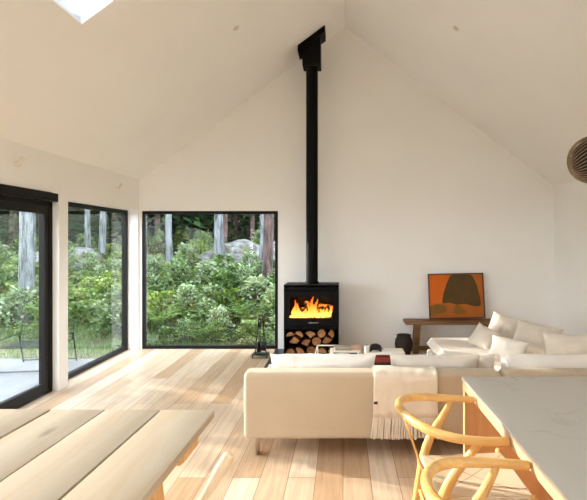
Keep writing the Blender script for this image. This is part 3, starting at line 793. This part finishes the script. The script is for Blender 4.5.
# turtle
tt = thing('turtle_figurine', 'dark bronze turtle figurine on the white coffee table', 'figurine', (.318, 4.875, .4305), (0, 0, 0)); tt.scale = (.95,)*3
m = MB(); bm = bmesh.new(); bmesh.ops.create_uvsphere(bm, u_segments=24, v_segments=14, radius=1)
for v in bm.verts:
    v.co.x *= .068; v.co.y *= .052; v.co.z = v.co.z*.05 if v.co.z > 0 else v.co.z*.014
    v.co.z += .024+.002*math.sin(v.co.x*130)*math.sin(v.co.y*130)
m.frombm(bm); m.build('shell', M['bronze'], tt, sharp=0)
m = MB(); m.tube([(-.055, 0, .03), (-.075, 0, .042), (-.088, 0, .05)], [.013, .014, .012], 10, 3); m.tube([(-.085, 0, .05), (-.1, 0, .049)], [.015, .010], 10); m.build('head', M['bronze'], tt, sharp=0)
for sx_ in (-1, 1):
    for sy_ in (-1, 1): MB().tube([(sx_*.038, sy_*.03, .02), (sx_*.05, sy_*.044, .012), (sx_*.056, sy_*.05, .007)], [.014, .012, .011], 8).build('leg', M['bronze'], tt, sharp=0)
MB().tube([(.06, 0, .022), (.082, 0, .012)], [.007, .002], 8).build('tail', M['bronze'], tt, sharp=0)
cu = MB().lathe([(.020, 0), (.024, .004), (.027, .055), (.029, .06), (.026, .06), (.023, .008), (.0005, .007)], seg=24).build('white_cup', M['white']); cu.location = (.232, 4.80, .4305)
tag(cu, 'small white cup next to the bronze turtle', 'cup')

# ================================================================== STONE-TOPPED TABLE
IX, IY = .670, 2.80; IZ = .74
it = thing('kitchen_island', 'oak table-height island with a pale veined stone top', 'island', (IX, IY, 0))
MB().rbox(0, 1.75, -3.4, 0, IZ-.020, IZ, .003, 2).build('stone_top', M['stone'], it)
b = MB(); b.box(.006, 1.744, -3.394, -.006, IZ-.066, IZ-.0205); b.build('apron', M['apron'], it, sharp=0)
MB().box(.008, 1.742, -.046, -.008, 0, IZ-.067).build('end_panel', M['island'], it, sharp=0)
b = MB(); b.box(.62, 1.70, -3.36, -.047, .06, IZ-.067); b.box(.66, 1.66, -3.30, -.047, 0, .06); b.build('cabinet_body', M['island'], it, sharp=0)
for k in range(4): MB().rbox(.602, .619, -.85-k*.8, -.06-k*.8, .07, IZ-.075, .003, 2).build('door_panel', M['island'], it)

# ================================================================== WISHBONE CHAIRS
def wishbone(label, loc, rz):
    c = thing('wishbone_chair', label, 'chair', loc, (0, 0, rz), 'wishbone chairs at the stone-topped island')
    half = [(.085, .262, .698), (-.03, .272, .702), (-.14, .258, .712), (-.235, .205, .728), (-.298, .11, .744), (-.322, 0, .750)]
    pts = half+[(x, -y, z) for x, y, z in half[-2::-1]]
    rr = [.0165, .0175, .019, .0195, .019, .0185]; rr = rr+rr[-2::-1]
    MB().tube(pts, rr, 14, 6, up=(0, 0, 1)).build('back_bow', M['ashx'], c, sharp=0)
    for s in (-1, 1):
        MB().tube([(-.235, s*.195, 0), (-.215, s*.21, .2), (-.175, s*.222, .42), (-.135, s*.232, .53), (-.075, s*.245, .62), (-.028, s*.264, .692)], [.0135, .019, .0235, .0215, .018, .0125], 12, 6).build('leg', M['ash'], c, sharp=0)
        MB().tube([(.205, s*.232, 0), (.205, s*.232, .22), (.205, s*.232, .455)], [.0125, .018, .0175], 12, 4).build('leg', M['ash'], c, sharp=0)
        MB().tube([(-.165, s*.215, .335), (.2, s*.228, .335)], .010, 10).build('stretcher', M['ash'], c)
    MB().tube([(-.195, -.21, .27), (-.195, .21, .27)], .010, 10).build('stretcher', M['ash'], c)
    MB().tube([(.2, -.228, .27), (.2, .228, .27)], .010, 10).build('stretcher', M['ash'], c)
    b = MB(); b.tube([(-.19, 0, .425), (-.215, 0, .47), (-.235, 0, .505)], [.016, .014, .012], 10, 4, flat=.6, up=(1, 0, 0))
    for s in (-1, 1): b.tube([(-.225, s*.003, .49), (-.25, s*.025, .56), (-.285, s*.07, .66), (-.306, s*.097, .735)], [.011, .009, .0085, .009], 10, 5, flat=.6, up=(1, 0, 0))
    b.build('wishbone_splat', M['ash'], c, sharp=0)
    # woven seat
    n = 28; V, F = [], []
    for top in (1, 0):
        o = len(V)
        for j in range(n+1):
            for i in range(n+1):
                u, v = i/n*2-1, j/n*2-1
                x = .01+u*.215; hwid = .195+(u+1)/2*.045; y = v*hwid
                e = min((1-abs(u))*.2, (1-abs(v))*.2); r = .016
                k = math.sqrt(max(0, 1-(1-min(1, e/r))**2))
                V.append((x, y, .432+(k*.016 - .012*(1-u*u)*(1-v*v) if top else -k*.016)))
        for j in range(n):
            for i in range(n):
                q = [o+j*(n+1)+i, o+j*(n+1)+i+1, o+(j+1)*(n+1)+i+1, o+(j+1)*(n+1)+i]; F.append(q if top else q[::-1])
    MB().add(V, F).build('seat', M['rush'], c, sharp=0)
    return c
wishbone('honey wood wishbone chair, nearer the sofa and the blanket', (.578, 2.255, 0), 0)
ch2 = wishbone('honey wood wishbone chair cut off by the bottom of the photo', (.580, 1.515, 0), 0)

# ================================================================== DINING TABLE
TA = math.radians(-.92)
tb = thing('dining_table', 'pale plank dining table with splayed trestle legs by the sliding door', 'table', (-.581, 2.24, 0), (0, 0, TA))
TL = 2.7; gaps = [.010, .005, .013]
x = 0
for k in range(4):
    wd = .25; g = (gaps[k] if k < 3 else 0)
    m = MB(); m.rbox(x-wd+g, x, -TL, 0, .708, .74, .003, 2)
    m.build('plank', M['oak'], tb); x -= wd
for yb in (-.28, -TL+.28):
    MB().prism([(-.014, .707), (-.014, .665), (-.03, .652), (-.97, .652), (-.986, .665), (-.986, .707)], yb-.085, yb+.085).build('batten', M['oakleg'], tb, sharp=20)
for yb in (-.62, -TL+.62):
    MB().prism([(-.12, .707), (-.12, .62), (-.88, .62), (-.88, .707)], yb-.03, yb+.03).build('trestle_rail', M['oakleg'], tb, sharp=20)
    for s in (-1, 1):
        a0, a1 = -.5+s*.425, -.5+s*.53
        MB().prism([(a0-.055, .707), (a0+.06, .707), (a1+.045, 0), (a1-.045, 0)], yb-.036, yb+.036).build('leg', M['oakleg'], tb, sharp=20)
MB().box(-.53, -.47, -TL+.6, -.60, .28, .36).build('stretcher', M['oakleg'], tb, sharp=20)

# ---- plain chair beside the dining table (only the top of one back post reaches into the photo)
dc = thing('dining_chair', 'wooden chair beside the dining table, only a rounded sunlit post top in the photo', 'chair', (-.55, 1.30, 0))
for s in (-1, 1):
    MB().tube([(.10, s*.215, 0), (.0, s*.215, .22), (.0, s*.218, .45), (.055, s*.225, .60), (.118, s*.232, .705), (.168, s*.236, .79), (.196, s*.237, .838)], [.015, .019, .020, .016, .0135, .0195, .017], 12, 5, flat=.8, up=(0, 1, 0)).build('back_post', M['beech'], dc, sharp=0)
    MB().tube([(-.40, s*.22, 0), (-.40, s*.22, .43)], [.014, .018], 12).build('leg', M['beech'], dc, sharp=0)
for (x, z) in ((.055, .585), (.085, .64)):
    MB().tube([(x, -.225, z), (x+.03, 0, z), (x, .225, z)], [.012, .014, .012], 10, 5).build('back_slat', M['beech'], dc, sharp=0)
MB().rbox(-.43, -.005, -.235, .235, .43, .455, .012, 3).build('seat', M['beech'], dc)
MB().tube([(-.40, -.22, .25), (-.40, .22, .25)], .010, 8).build('stretcher', M['beech'], dc)

# ================================================================== PENDANT, SPOTS
pd = thing('pendant_lamp', 'round slatted dark wood pendant lamp near the sloping ceiling', 'lamp', (2.02, 4.0, 2.165))
R = .19
rotm = Matrix.Rotation(math.radians(62), 4, 'Y') @ Matrix.Rotation(math.radians(18), 4, 'X')
b = MB()
for k in range(40):
    a_ = 2*PI*k/40; pts = []
    for i in range(13):
        e = math.radians(-80+160*i/12); pts.append(rotm @ Vector((R*math.cos(e)*math.cos(a_), R*math.cos(e)*math.sin(a_), R*math.sin(e))))
    b.tube(pts, .0045, 6)
b.build('slatted_shade', M['slat'], pd, sharp=0)
b = MB(); bm = bmesh.new(); bmesh.ops.create_uvsphere(bm, u_segments=24, v_segments=16, radius=R*.86); b.frombm(bm); b.build('inner_shade', M['darkin'], pd, sharp=0)
MB().tube([(0, 0, R*.97), (0, 0, zr(2.02)-2.165-.02)], .003, 8).build('cord', M['black'], pd)
MB().lathe([(.03, -.04), (.03, .0)], (0, 0, zr(2.02)-2.165), 20).build('ceiling_rose', M['black'], pd)

def recessed(x, y, zf, ang, label):
    o = thing('recessed_light', label, 'light', (x, y, zf(x)-.001), (0, ang, 0), 'recessed ceiling lights')
    MB().lathe([(.030, -.001), (.036, -.006), (.040, -.003), (.040, .0)], seg=24).build('trim_ring', M['white'], o)
    MB().lathe([(.029, -.0005), (.024, -.003)], seg=24).build('baffle', plain('dim_light_baffle', lin(214, 202, 187), .7), o)
recessed(-1.09, 5.05, zl, -math.atan(SL), 'tiny recessed light in the left ceiling slope')
recessed(1.145, 5.015, zr, math.atan(SR), 'tiny recessed light in the right ceiling slope')
def wallspot(y, label):
    o = thing('wall_spotlight', label, 'light', (XL, y, 2.20), (0, 0, 0), 'white wall spotlights')
    MB().tube([(.001, 0, -.02), (.012, 0, -.02)], .02, 16).build('mount', M['white'], o)
    MB().tube([(.012, 0, -.02), (.045, .0, .0)], .006, 8).build('arm', M['white'], o)
    MB().tube([(.045, -.03, -.03), (.045, .035, .035)], .018, 18).build('lamp_head', M['white'], o)
wallspot(6.26, 'small white spotlight above the window by the corner')
wallspot(4.32, 'small white spotlight above the sliding door')
wallspot(2.38, 'small white spotlight above the near end of the sliding door')

# ================================================================== OUTDOORS
def smooth(a, b_, t): t = max(0, min(1, (t-a)/(b_-a))); return t*t*(3-2*t)
def gh(x, y):
    d = y-7.9
    h = -.16
    if d > 0: h += .17*d if d < 7 else .17*7+.12*(d-7)
    h2 = 0
    e = -x-7.6
    if e > 0: h2 = .20*e if e < 7 else 1.4+.12*(e-7)
    if y < -1: h2 *= max(0, 1+ (y+1)/4)
    h = max(h, -.16+h2)
    far = smooth(7.6, 10, y)+smooth(7.4, 9, -x)
    h += .14*min(1, far)*noise.noise(Vector((x*.5, y*.5, 3)))
    return min(h, 4.5)
xs = [-40+i*.8 for i in range(88)]; ys = [-22+i*.8 for i in range(90)]
V = [(x, y, gh(x, y)) for y in ys for x in xs]; F = []
nx = len(xs)
for j in range(len(ys)-1):
    for i in range(nx-1):
        xm, ym = xs[i]+.4, ys[j]+.4
        if -3.2 < xm-.4 and xm+.4 < 3.2 and -3.9 < ym-.4 and ym+.4 < 7.2: continue
        F.append((j*nx+i, j*nx+i+1, (j+1)*nx+i+1, (j+1)*nx+i))
struct(MB().add(V, F).build('ground', M['soil'], sharp=0), 'rising woodland ground outside the windows')
b = MB(); b.box(-6.4, XL-.21, -.5, 6.75, -.30, -.09)
struct(b.build('patio', M['patio'], sharp=0), 'pale concrete patio outside the sliding door')

# patio chair
pc = thing('patio_chair', 'black metal-rod lounge chair on the patio outside', 'chair', (-3.86, 6.30, -.09), (0, 0, math.radians(8)))
b = MB()
for s in (-1, 1):
    b.tube([(s*.33, -.30, 0), (s*.33, -.30, .40), (s*.33, .18, .40), (s*.33, .30, .0)], .009, 8)
b.tube([(-.33, -.30, .02), (.33, -.30, .02)], .009, 8); b.tube([(-.33, .29, .03), (.33, .29, .03)], .009, 8)
b.build('frame', M['blackiron'], pc)
b = MB()
for k in range(9): b.tube([(-.32, -.28+k*.058, .30), (.32, -.28+k*.058, .30)], .004, 6)
b.build('seat', M['blackiron'], pc)
b = MB()
for k in range(5): b.tube([(-.32, .19+k*.012, .34+k*.05), (.32, .19+k*.012, .34+k*.05)], .004, 6)
for q in (-1, 1): b.tube([(q*.32, .18, .30), (q*.32, .245, .56)], .007, 8)
b.build('backrest', M['blackiron'], pc)

# rocks
def rock(name, c, sx_, sy_, sz_, mat, label, seed, group=None):
    bm = bmesh.new(); bmesh.ops.create_icosphere(bm, subdivisions=4, radius=1)
    for v in bm.verts:
        p = v.co*1.0
        k = 1+.28*noise.noise(p*1.2+Vector((seed, 0, 0)))+.13*noise.noise(p*3+Vector((0, seed, 0)))+.05*noise.noise(p*8)
        v.co = Vector((p.x*sx_, p.y*sy_, p.z*sz_))*k
    o = MB().frombm(bm).build(name, mat, sharp=0); o.location = c
    return tag(o, label, 'rock', group)
rock('boulder', (-2.75, 13.6, gh(-2.75, 13.6)+.0), 1.35, .9, .68, M['rock'], 'big pale lichen-covered boulder on the hillside behind the right tree trunk', 1)
rock('boulder', (-1.35, 14.4, gh(-1.35, 14.4)+.1), 1.0, .8, .8, M['rock'], 'pale boulder mostly hidden right of the reddish trunk', 2)
rock('boulder', (-7.3, 13.0, gh(-7.3, 13.0)+.1), 1.2, .8, .55, M['rock'], 'pale low boulder under the two slim trunks seen through the tall window', 3)
rock('boulder', (-6.75, 8.9, gh(-6.75, 8.9)+.05), .65, .5, .40, M['rockmoss'], 'dark mossy boulder beyond the patio', 4)
rock('boulder', (-8.0, 9.6, gh(-8, 9.6)+.15), .9, .7, .55, M['rockmoss'], 'large mossy boulder at the foot of the slope', 5)

# trees
def trunk_mesh(r, h, seed, seg=14, n=16):
    m = MB(); V, F = [], []
    for i in range(n+1):
        t = i/n; z = h*t*t*.3+h*t*.7; rr = r*(1-.55*t)*(1+.35*max(0, 1-z/.5)**2)
        cx = .12*noise.noise(Vector((z*.25, seed, 0)))*min(1, z); cy = .12*noise.noise(Vector((z*.25, 0, seed)))*min(1, z)
        for k in range(seg):
            a_ = 2*PI*k/seg; q = rr*(1+.10*noise.noise(Vector((math.cos(a_)*2, math.sin(a_)*2, z*.8+seed))))
            V.append((cx+q*math.cos(a_), cy+q*math.sin(a_), z-.35))
    for i in range(n):
        for k in range(seg): F.append((i*seg+k, i*seg+(k+1) % seg, (i+1)*seg+(k+1) % seg, (i+1)*seg+k))
    F.append([n*seg+k for k in range(seg)]); F.append(list(range(seg))[::-1])
    return m.add(V, F)
def needles(zlo, zhi, rlo, rhi, n, seed, size=.30):
    rnd = random.Random(seed); m = MB(); V, F = [], []
    for k in range(n):
        t = rnd.random(); z = zlo+(zhi-zlo)*t; r = (rlo+(rhi-rlo)*t)*math.sqrt(rnd.uniform(.05, 1)); a_ = rnd.random()*2*PI
        z -= .25*r*r/ max(.5, rlo)
        p = Vector((r*math.cos(a_), r*math.sin(a_), z)); d = Vector((math.cos(a_+rnd.uniform(-.5, .5)), math.sin(a_+rnd.uniform(-.5, .5)), rnd.uniform(-.5, .1))).normalized()
        s = d.cross(Vector((0, 0, 1))).normalized(); s = (s+Vector((0, 0, rnd.uniform(-.6, .6)))).normalized()
        ln = size*rnd.uniform(.6, 1.4); wd = ln*.22
        o = len(V); V += [p, p+d*ln*.35+s*wd, p+d*ln, p+d*ln*.35-s*wd]; F.append((o, o+1, o+2, o+3))
    return m.add(V, F)
def tree(x, y, r, h, bark, label, seed, crown=(7.5, 13, 1.3, .4, 260), group=None):
    o = thing('conifer_tree', label, 'tree', (x, y, gh(x, y)), (0, 0, seed), group)
    trunk_mesh(r, h, seed).build('trunk', bark, o, sharp=0)
    z0_, z1_, a_, b_, n = crown
    needles(z0_, z1_, a_, b_, n, seed, .45).build('foliage', M['needle'], o, sharp=0)
    return o
tree(-4.18, 12.0, .085, 12, M['barkgrey'], 'slim grey tree trunk at the left of the picture window', 11)
tree(-3.27, 13.0, .125, 13, M['barkgrey'], 'grey tree trunk at the middle of the picture window', 12)
tree(-1.70, 11.0, .125, 13, M['barkred'], 'reddish-brown tree trunk at the right of the picture window', 13)
tree(-2.05, 12.4, .06, 11, M['barkgrey'], 'thin grey trunk just left of the reddish trunk', 14)
tree(-5.83, 9.1, .14, 14, M['barkgrey'], 'stout grey tree trunk seen through the sliding door', 15)
tree(-7.15, 13.9, .09, 6.2, M['barkgrey'], 'left one of two slim grey trunks seen through the tall window', 16, (4.2, 6, 1.1, .4, 200))
tree(-6.65, 13.6, .10, 6.0, M['barkgrey'], 'right one of two slim grey trunks seen through the tall window', 17, (4.2, 5.8, 1.1, .4, 200))
# background trunks
bgA = tree(-4.6, 20.0, .12, 14, M['barkpale'], 'pale distant trunk in the dark wood behind the hillside', 21, (5, 14, 2.0, .4, 500), 'distant trunks in the wood')
bgB = tree(-3.2, 17.5, .09, 13, M['barkred'], 'brown distant trunk in the dark wood behind the hillside', 22, (5, 13, 1.8, .4, 500), 'distant trunks in the wood')
rnd = random.Random(5)
for k in range(44):
    y = rnd.uniform(16, 27); x = y*rnd.uniform(-.95, .1)
    dup(bgA if k % 2 else bgB, (x, y, gh(x, y)), (0, 0, rnd.uniform(0, 6)), (lambda q: (q, q, .55) if -.68 < x/y < -.38 else q)(rnd.uniform(.7, 1.3)))
# dark low-branched evergreens closing the view
def evergreen(x, y, label, seed, h=7.5, rr=2.0, n=2600, group='dark evergreens in the wood'):
    o = thing('evergreen_tree', label, 'tree', (x, y, gh(x, y)), (0, 0, seed), group)
    trunk_mesh(.12, h, seed).build('trunk', M['barkred'], o, sharp=0)
    needles(.3, h, rr, .25, n, seed, .42).build('foliage', M['needle'], o, sharp=0)
    return o
EG = 'dark low-branched evergreen filling the wood behind the hillside'
e1 = evergreen(-6.0, 17.0, EG, 31); e2 = evergreen(-4.2, 19.0, EG, 32, 8, 2.3)
pl = []
for k in range(46):
    y = rnd.uniform(17, 30); x = y*rnd.uniform(-1.15, .12)
    pl.append((x, y))
for k in range(14): pl.append((rnd.uniform(-20, -13), rnd.uniform(2, 15)))
for k, (x, y) in enumerate(pl):
    if -3.4 < x < -1.0 and y < 21: continue
    if x < -9 and abs(y-(4.2-.387*(x+2.9))) < 4.5: continue
    dup(e1 if k % 2 else e2, (x, y, gh(x, y)), (0, 0, rnd.uniform(0, 6)), (rnd.uniform(.8, 1.3),)*2+(rnd.uniform(.8, 1.2)*(.75 if -.68 < x/y < -.38 else 1),))

dt = thing('dapple_tree', 'unseen broadleaf tree added left of the patio to dapple the sun', 'tree', (-10.2, 9.05, gh(-10.2, 9.05)))  # added out of view; crown placed to break up sun through the door
trunk_mesh(.09, 5.5, 77).build('trunk', M['barkgrey'], dt, sharp=0)
def crown_mesh(n, seed):
    rnd = random.Random(seed); m = MB(); V, F = [], []
    cl = [(rnd.uniform(-1.3, 1.3), rnd.uniform(-1.75, 1.75), rnd.uniform(.9, 5.2), rnd.uniform(.25, .5)) for _ in range(30)]
    for k in range(n):
        a, b_, c_, r_ = rnd.choice(cl)
        p = Vector((a, b_, c_))+Vector((rnd.gauss(0, 1), rnd.gauss(0, 1), rnd.gauss(0, 1)))*r_*.5
        d = Vector((rnd.uniform(-1, 1), rnd.uniform(-1, 1), rnd.uniform(-1, 1))).normalized(); q = d.orthogonal().normalized()
        ln = rnd.uniform(.09, .17); o = len(V)
        V += [p, p+d*ln*.5+q*ln*.33, p+d*ln, p+d*ln*.5-q*ln*.33]; F.append((o, o+1, o+2, o+3))
    return m.add(V, F)
crown_mesh(4200, 8).build('foliage', M['leafmid'], dt, sharp=0)
# shrubs, ferns
def shrub_mesh(rx, h, n, leaf_, seed):
    rnd = random.Random(seed); m = MB(); V, F = [], []
    for k in range(n):
        a_ = rnd.random()*2*PI; t = rnd.random()**.7; z = h*t; q = rx*math.sqrt(rnd.uniform(.1, 1))*(1.15-.75*t)
        p = Vector((q*math.cos(a_), q*math.sin(a_), z))
        d = Vector((math.cos(a_)+rnd.uniform(-.9, .9), math.sin(a_)+rnd.uniform(-.9, .9), rnd.uniform(-.3, 1.0))).normalized()
        s = d.cross(Vector((rnd.uniform(-1, 1), rnd.uniform(-1, 1), 1))).normalized()
        ln = leaf_*rnd.uniform(.6, 1.4); wd = ln*.34; up = s.cross(d)*ln*.1
        o = len(V); V += [p, p+d*ln*.45+s*wd+up, p+d*ln, p+d*ln*.45-s*wd+up]; F.append((o, o+1, o+2, o+3))
    return m.add(V, F)
def stem_mesh(rx, h, seed):
    rnd = random.Random(seed); m = MB()
    for k in range(7):
        a_ = rnd.random()*6.28; m.tube([(0, 0, -.1), (rx*.4*math.cos(a_), rx*.4*math.sin(a_), h*.5), (rx*.6*math.cos(a_), rx*.6*math.sin(a_), h*.9)], [.008, .006, .003], 5)
    return m
def shrub(name, label, mat, rx, h, n, lf, seed, group):
    o = thing(name, label, 'shrub', (0, 0, 0), (0, 0, 0), group)
    shrub_mesh(rx, h, n, lf, seed).build('foliage', mat, o, sharp=0)
    stem_mesh(rx, h, seed).build('stems', M['barkred'], o, sharp=0)
    return o
kinds = [shrub('leafy_shrub', 'fresh green leafy shrub on the slope outside', M['leafbright'], .36, .52, 430, .085, 1, 'fresh green shrubs on the slope'),
         shrub('leafy_shrub', 'deep green leafy shrub on the slope outside', M['leafmid'], .38, .55, 430, .09, 2, 'deep green shrubs on the slope'),
         shrub('leafy_shrub', 'pale silvery-green shrub on the slope outside', M['leafblue'], .34, .62, 430, .08, 3, 'silvery shrubs on the slope'),
         shrub('leafy_shrub', 'yellowish olive low shrub on the slope outside', M['leafgold'], .36, .30, 340, .075, 4, 'olive shrubs on the slope')]
first = [True]*4
rnd = random.Random(11)
placed = 0; tries = 0
while placed < 270 and tries < 5000:
    tries += 1
    y = 7.65+5.9*rnd.random()**1.15 if placed < 205 else rnd.uniform(12.4, 17.5); q = rnd.uniform(-.80, -.06); x = y*q
    if x < -3.3 and y < 8.3 + (.5 if x < -4.4 else 0): continue
    if (x+2.75)**2/1.5+(y-13.6)**2/1 < 1: continue
    w_ = [.30, .26, .24, .20]
    k = rnd.choices(range(4), w_)[0]
    sc_ = rnd.uniform(.6, 1.15)*(1.0 if y > 8.2 else .7)
    loc = (x, y, gh(x, y)-.03); rot = (rnd.uniform(-.12, .12), rnd.uniform(-.12, .12), rnd.uniform(0, 6.28)); s3 = (sc_, sc_, sc_*rnd.uniform(.75, 1.25))
    if first[k]: kinds[k].location = loc; kinds[k].rotation_euler = rot; kinds[k].scale = s3; first[k] = False
    else: dup(kinds[k], loc, rot, s3)
    placed += 1
def fern(label, x, y, s, seed, fr=15):
    rnd = random.Random(seed); m = MB(); V, F = [], []
    for k in range(fr):
        a_ = 2*PI*k/fr+rnd.uniform(-.2, .2); ln = rnd.uniform(.45, .7); el = rnd.uniform(.75, 1.25)
        for i in range(14):
            t = i/13; r = ln*t*math.cos(el)*(1+.5*t); z = ln*(math.sin(el)*t*1.25-.55*t*t)
            p = Vector((r*math.cos(a_), r*math.sin(a_), z)); sd = Vector((-math.sin(a_), math.cos(a_), 0)); fw_ = Vector((math.cos(a_), math.sin(a_), .1))
            wd = .085*math.sin(PI*min(1, t*.85+.15))
            for q in (-1, 1):
                o = len(V); V += [p, p+sd*q*wd*.5+fw_*.022, p+sd*q*wd+fw_*.012+Vector((0, 0, -.015)), p+sd*q*wd*.5-fw_*.006]; F.append((o, o+1, o+2, o+3))
    o = m.add(V, F).build('sword_fern', M['fern'], sharp=0); o.location = (x, y, gh(x, y)); o.scale = (s,)*3
    return tag(o, label, 'fern')
fern('big bright sword fern in the middle of the picture window', -2.30, 8.05, 1.05, 1, 18)
fern('sword fern low at the right of the picture window', -1.35, 7.95, .7, 2)
fern('sword fern at the bottom of the tall window by the corner', -3.95, 8.55, .9, 3)
fern('sword fern up the slope under the reddish trunk', -1.9, 10.0, .9, 4)
fern('sword fern beyond the patio behind the metal chair', -5.05, 8.3, .85, 5)

rnd = random.Random(21)
fp_ = fern('sword fern among the shrubs on the slope outside', -2.9, 9.2, .85, 9, 16); fp_['group'] = 'ferns among the shrubs on the slope'
for k in range(20):
    y = rnd.uniform(8.0, 12.0); x = y*rnd.uniform(-.62, -.10)
    if x < -3.3 and y < 8.6: continue
    c = fp_.copy(); COL.objects.link(c); q = rnd.uniform(.7, 1.1); c.location = (x, y, gh(x, y)+.12); c.scale = (q,)*3; c.rotation_euler = (0, 0, rnd.uniform(0, 6))
# grass and low leaves
rnd = random.Random(3); V, F = [], []
for k in range(16000):
    if k % 5 < 2: y = rnd.uniform(6.9, 9.0); x = rnd.uniform(-7.2, -3.3)
    else: y = rnd.uniform(7.25, 13); x = y*rnd.uniform(-.62, -.05)
    z = gh(x, y); a_ = rnd.random()*6.28; h = rnd.uniform(.05, .16); wd = rnd.uniform(.004, .010)
    if x < -3.3 and y < 8.4: h *= .6
    d = Vector((math.cos(a_), math.sin(a_), 0)); s = Vector((-d.y, d.x, 0))
    p = Vector((x, y, z-.01)); o = len(V)
    V += [p-s*wd, p+s*wd, p+d*h*.5+Vector((0, 0, h))]; F.append((o, o+1, o+2))
tag(MB().add(V, F).build('grass', M['grass'], sharp=0), 'short grass and weeds growing outside the windows', 'grass', kind='stuff')

# ================================================================== LIGHT
W = bpy.data.worlds.new('sky'); SC.world = W; W.use_nodes = True
nt = W.node_tree; bg = nt.nodes['Background']
tc = nt.nodes.new('ShaderNodeTexCoord'); sp = nt.nodes.new('ShaderNodeSeparateXYZ'); L(nt, tc.outputs['Generated'], sp.inputs[0])
r = ramp(nt, sp.outputs['Z'], [(0, (.90, .95, 1, 1)), (.5, (.74, .87, 1, 1)), (1, (.62, .79, 1, 1))])
L(nt, r.outputs['Color'], bg.inputs['Color'])
SKY = 8.5
bg.inputs['Strength'].default_value = SKY
def lamp(name, typ, energy, col, loc=None, rot=None, **kw):
    l = bpy.data.lights.new(name, typ); l.energy = energy; l.color = col
    for k, v in kw.items(): setattr(l, k, v)
    o = bpy.data.objects.new(name, l); COL.objects.link(o)
    if loc: o.location = loc
    if rot: o.rotation_euler = rot
    return o
el = math.radians(15); d = Vector((.93*math.cos(el), -.36*math.cos(el), -math.sin(el))).normalized()
s = lamp('sun', 'SUN', 8.5, (1, .92, .79), angle=math.radians(.53)); s.rotation_euler = d.to_track_quat('-Z', 'Y').to_euler()

# ================================================================== CAMERA
cam = bpy.data.cameras.new('camera'); co = bpy.data.objects.new('camera', cam); COL.objects.link(co)
cam.sensor_width = 36; cam.sensor_fit = 'HORIZONTAL'; cam.lens = 495/587*36
cam.shift_x = -(343-293.5)/587; cam.shift_y = -(250-242)/587
co.location = (0, 0, 1.5); co.rotation_euler = (PI/2, 0, 0)
cam.clip_start = .05; cam.clip_end = 200
SC.camera = co
SC.view_settings.view_transform = 'Standard'; SC.view_settings.look = 'None'; SC.view_settings.gamma = 1; SC.view_settings.use_curve_mapping = False
SC.view_settings.exposure = .26
cy = SC.cycles
cy.max_bounces = 14; cy.diffuse_bounces = 8; cy.glossy_bounces = 4; cy.transparent_max_bounces = 16; cy.sample_clamp_indirect = 6; cy.caustics_reflective = False; cy.caustics_refractive = False
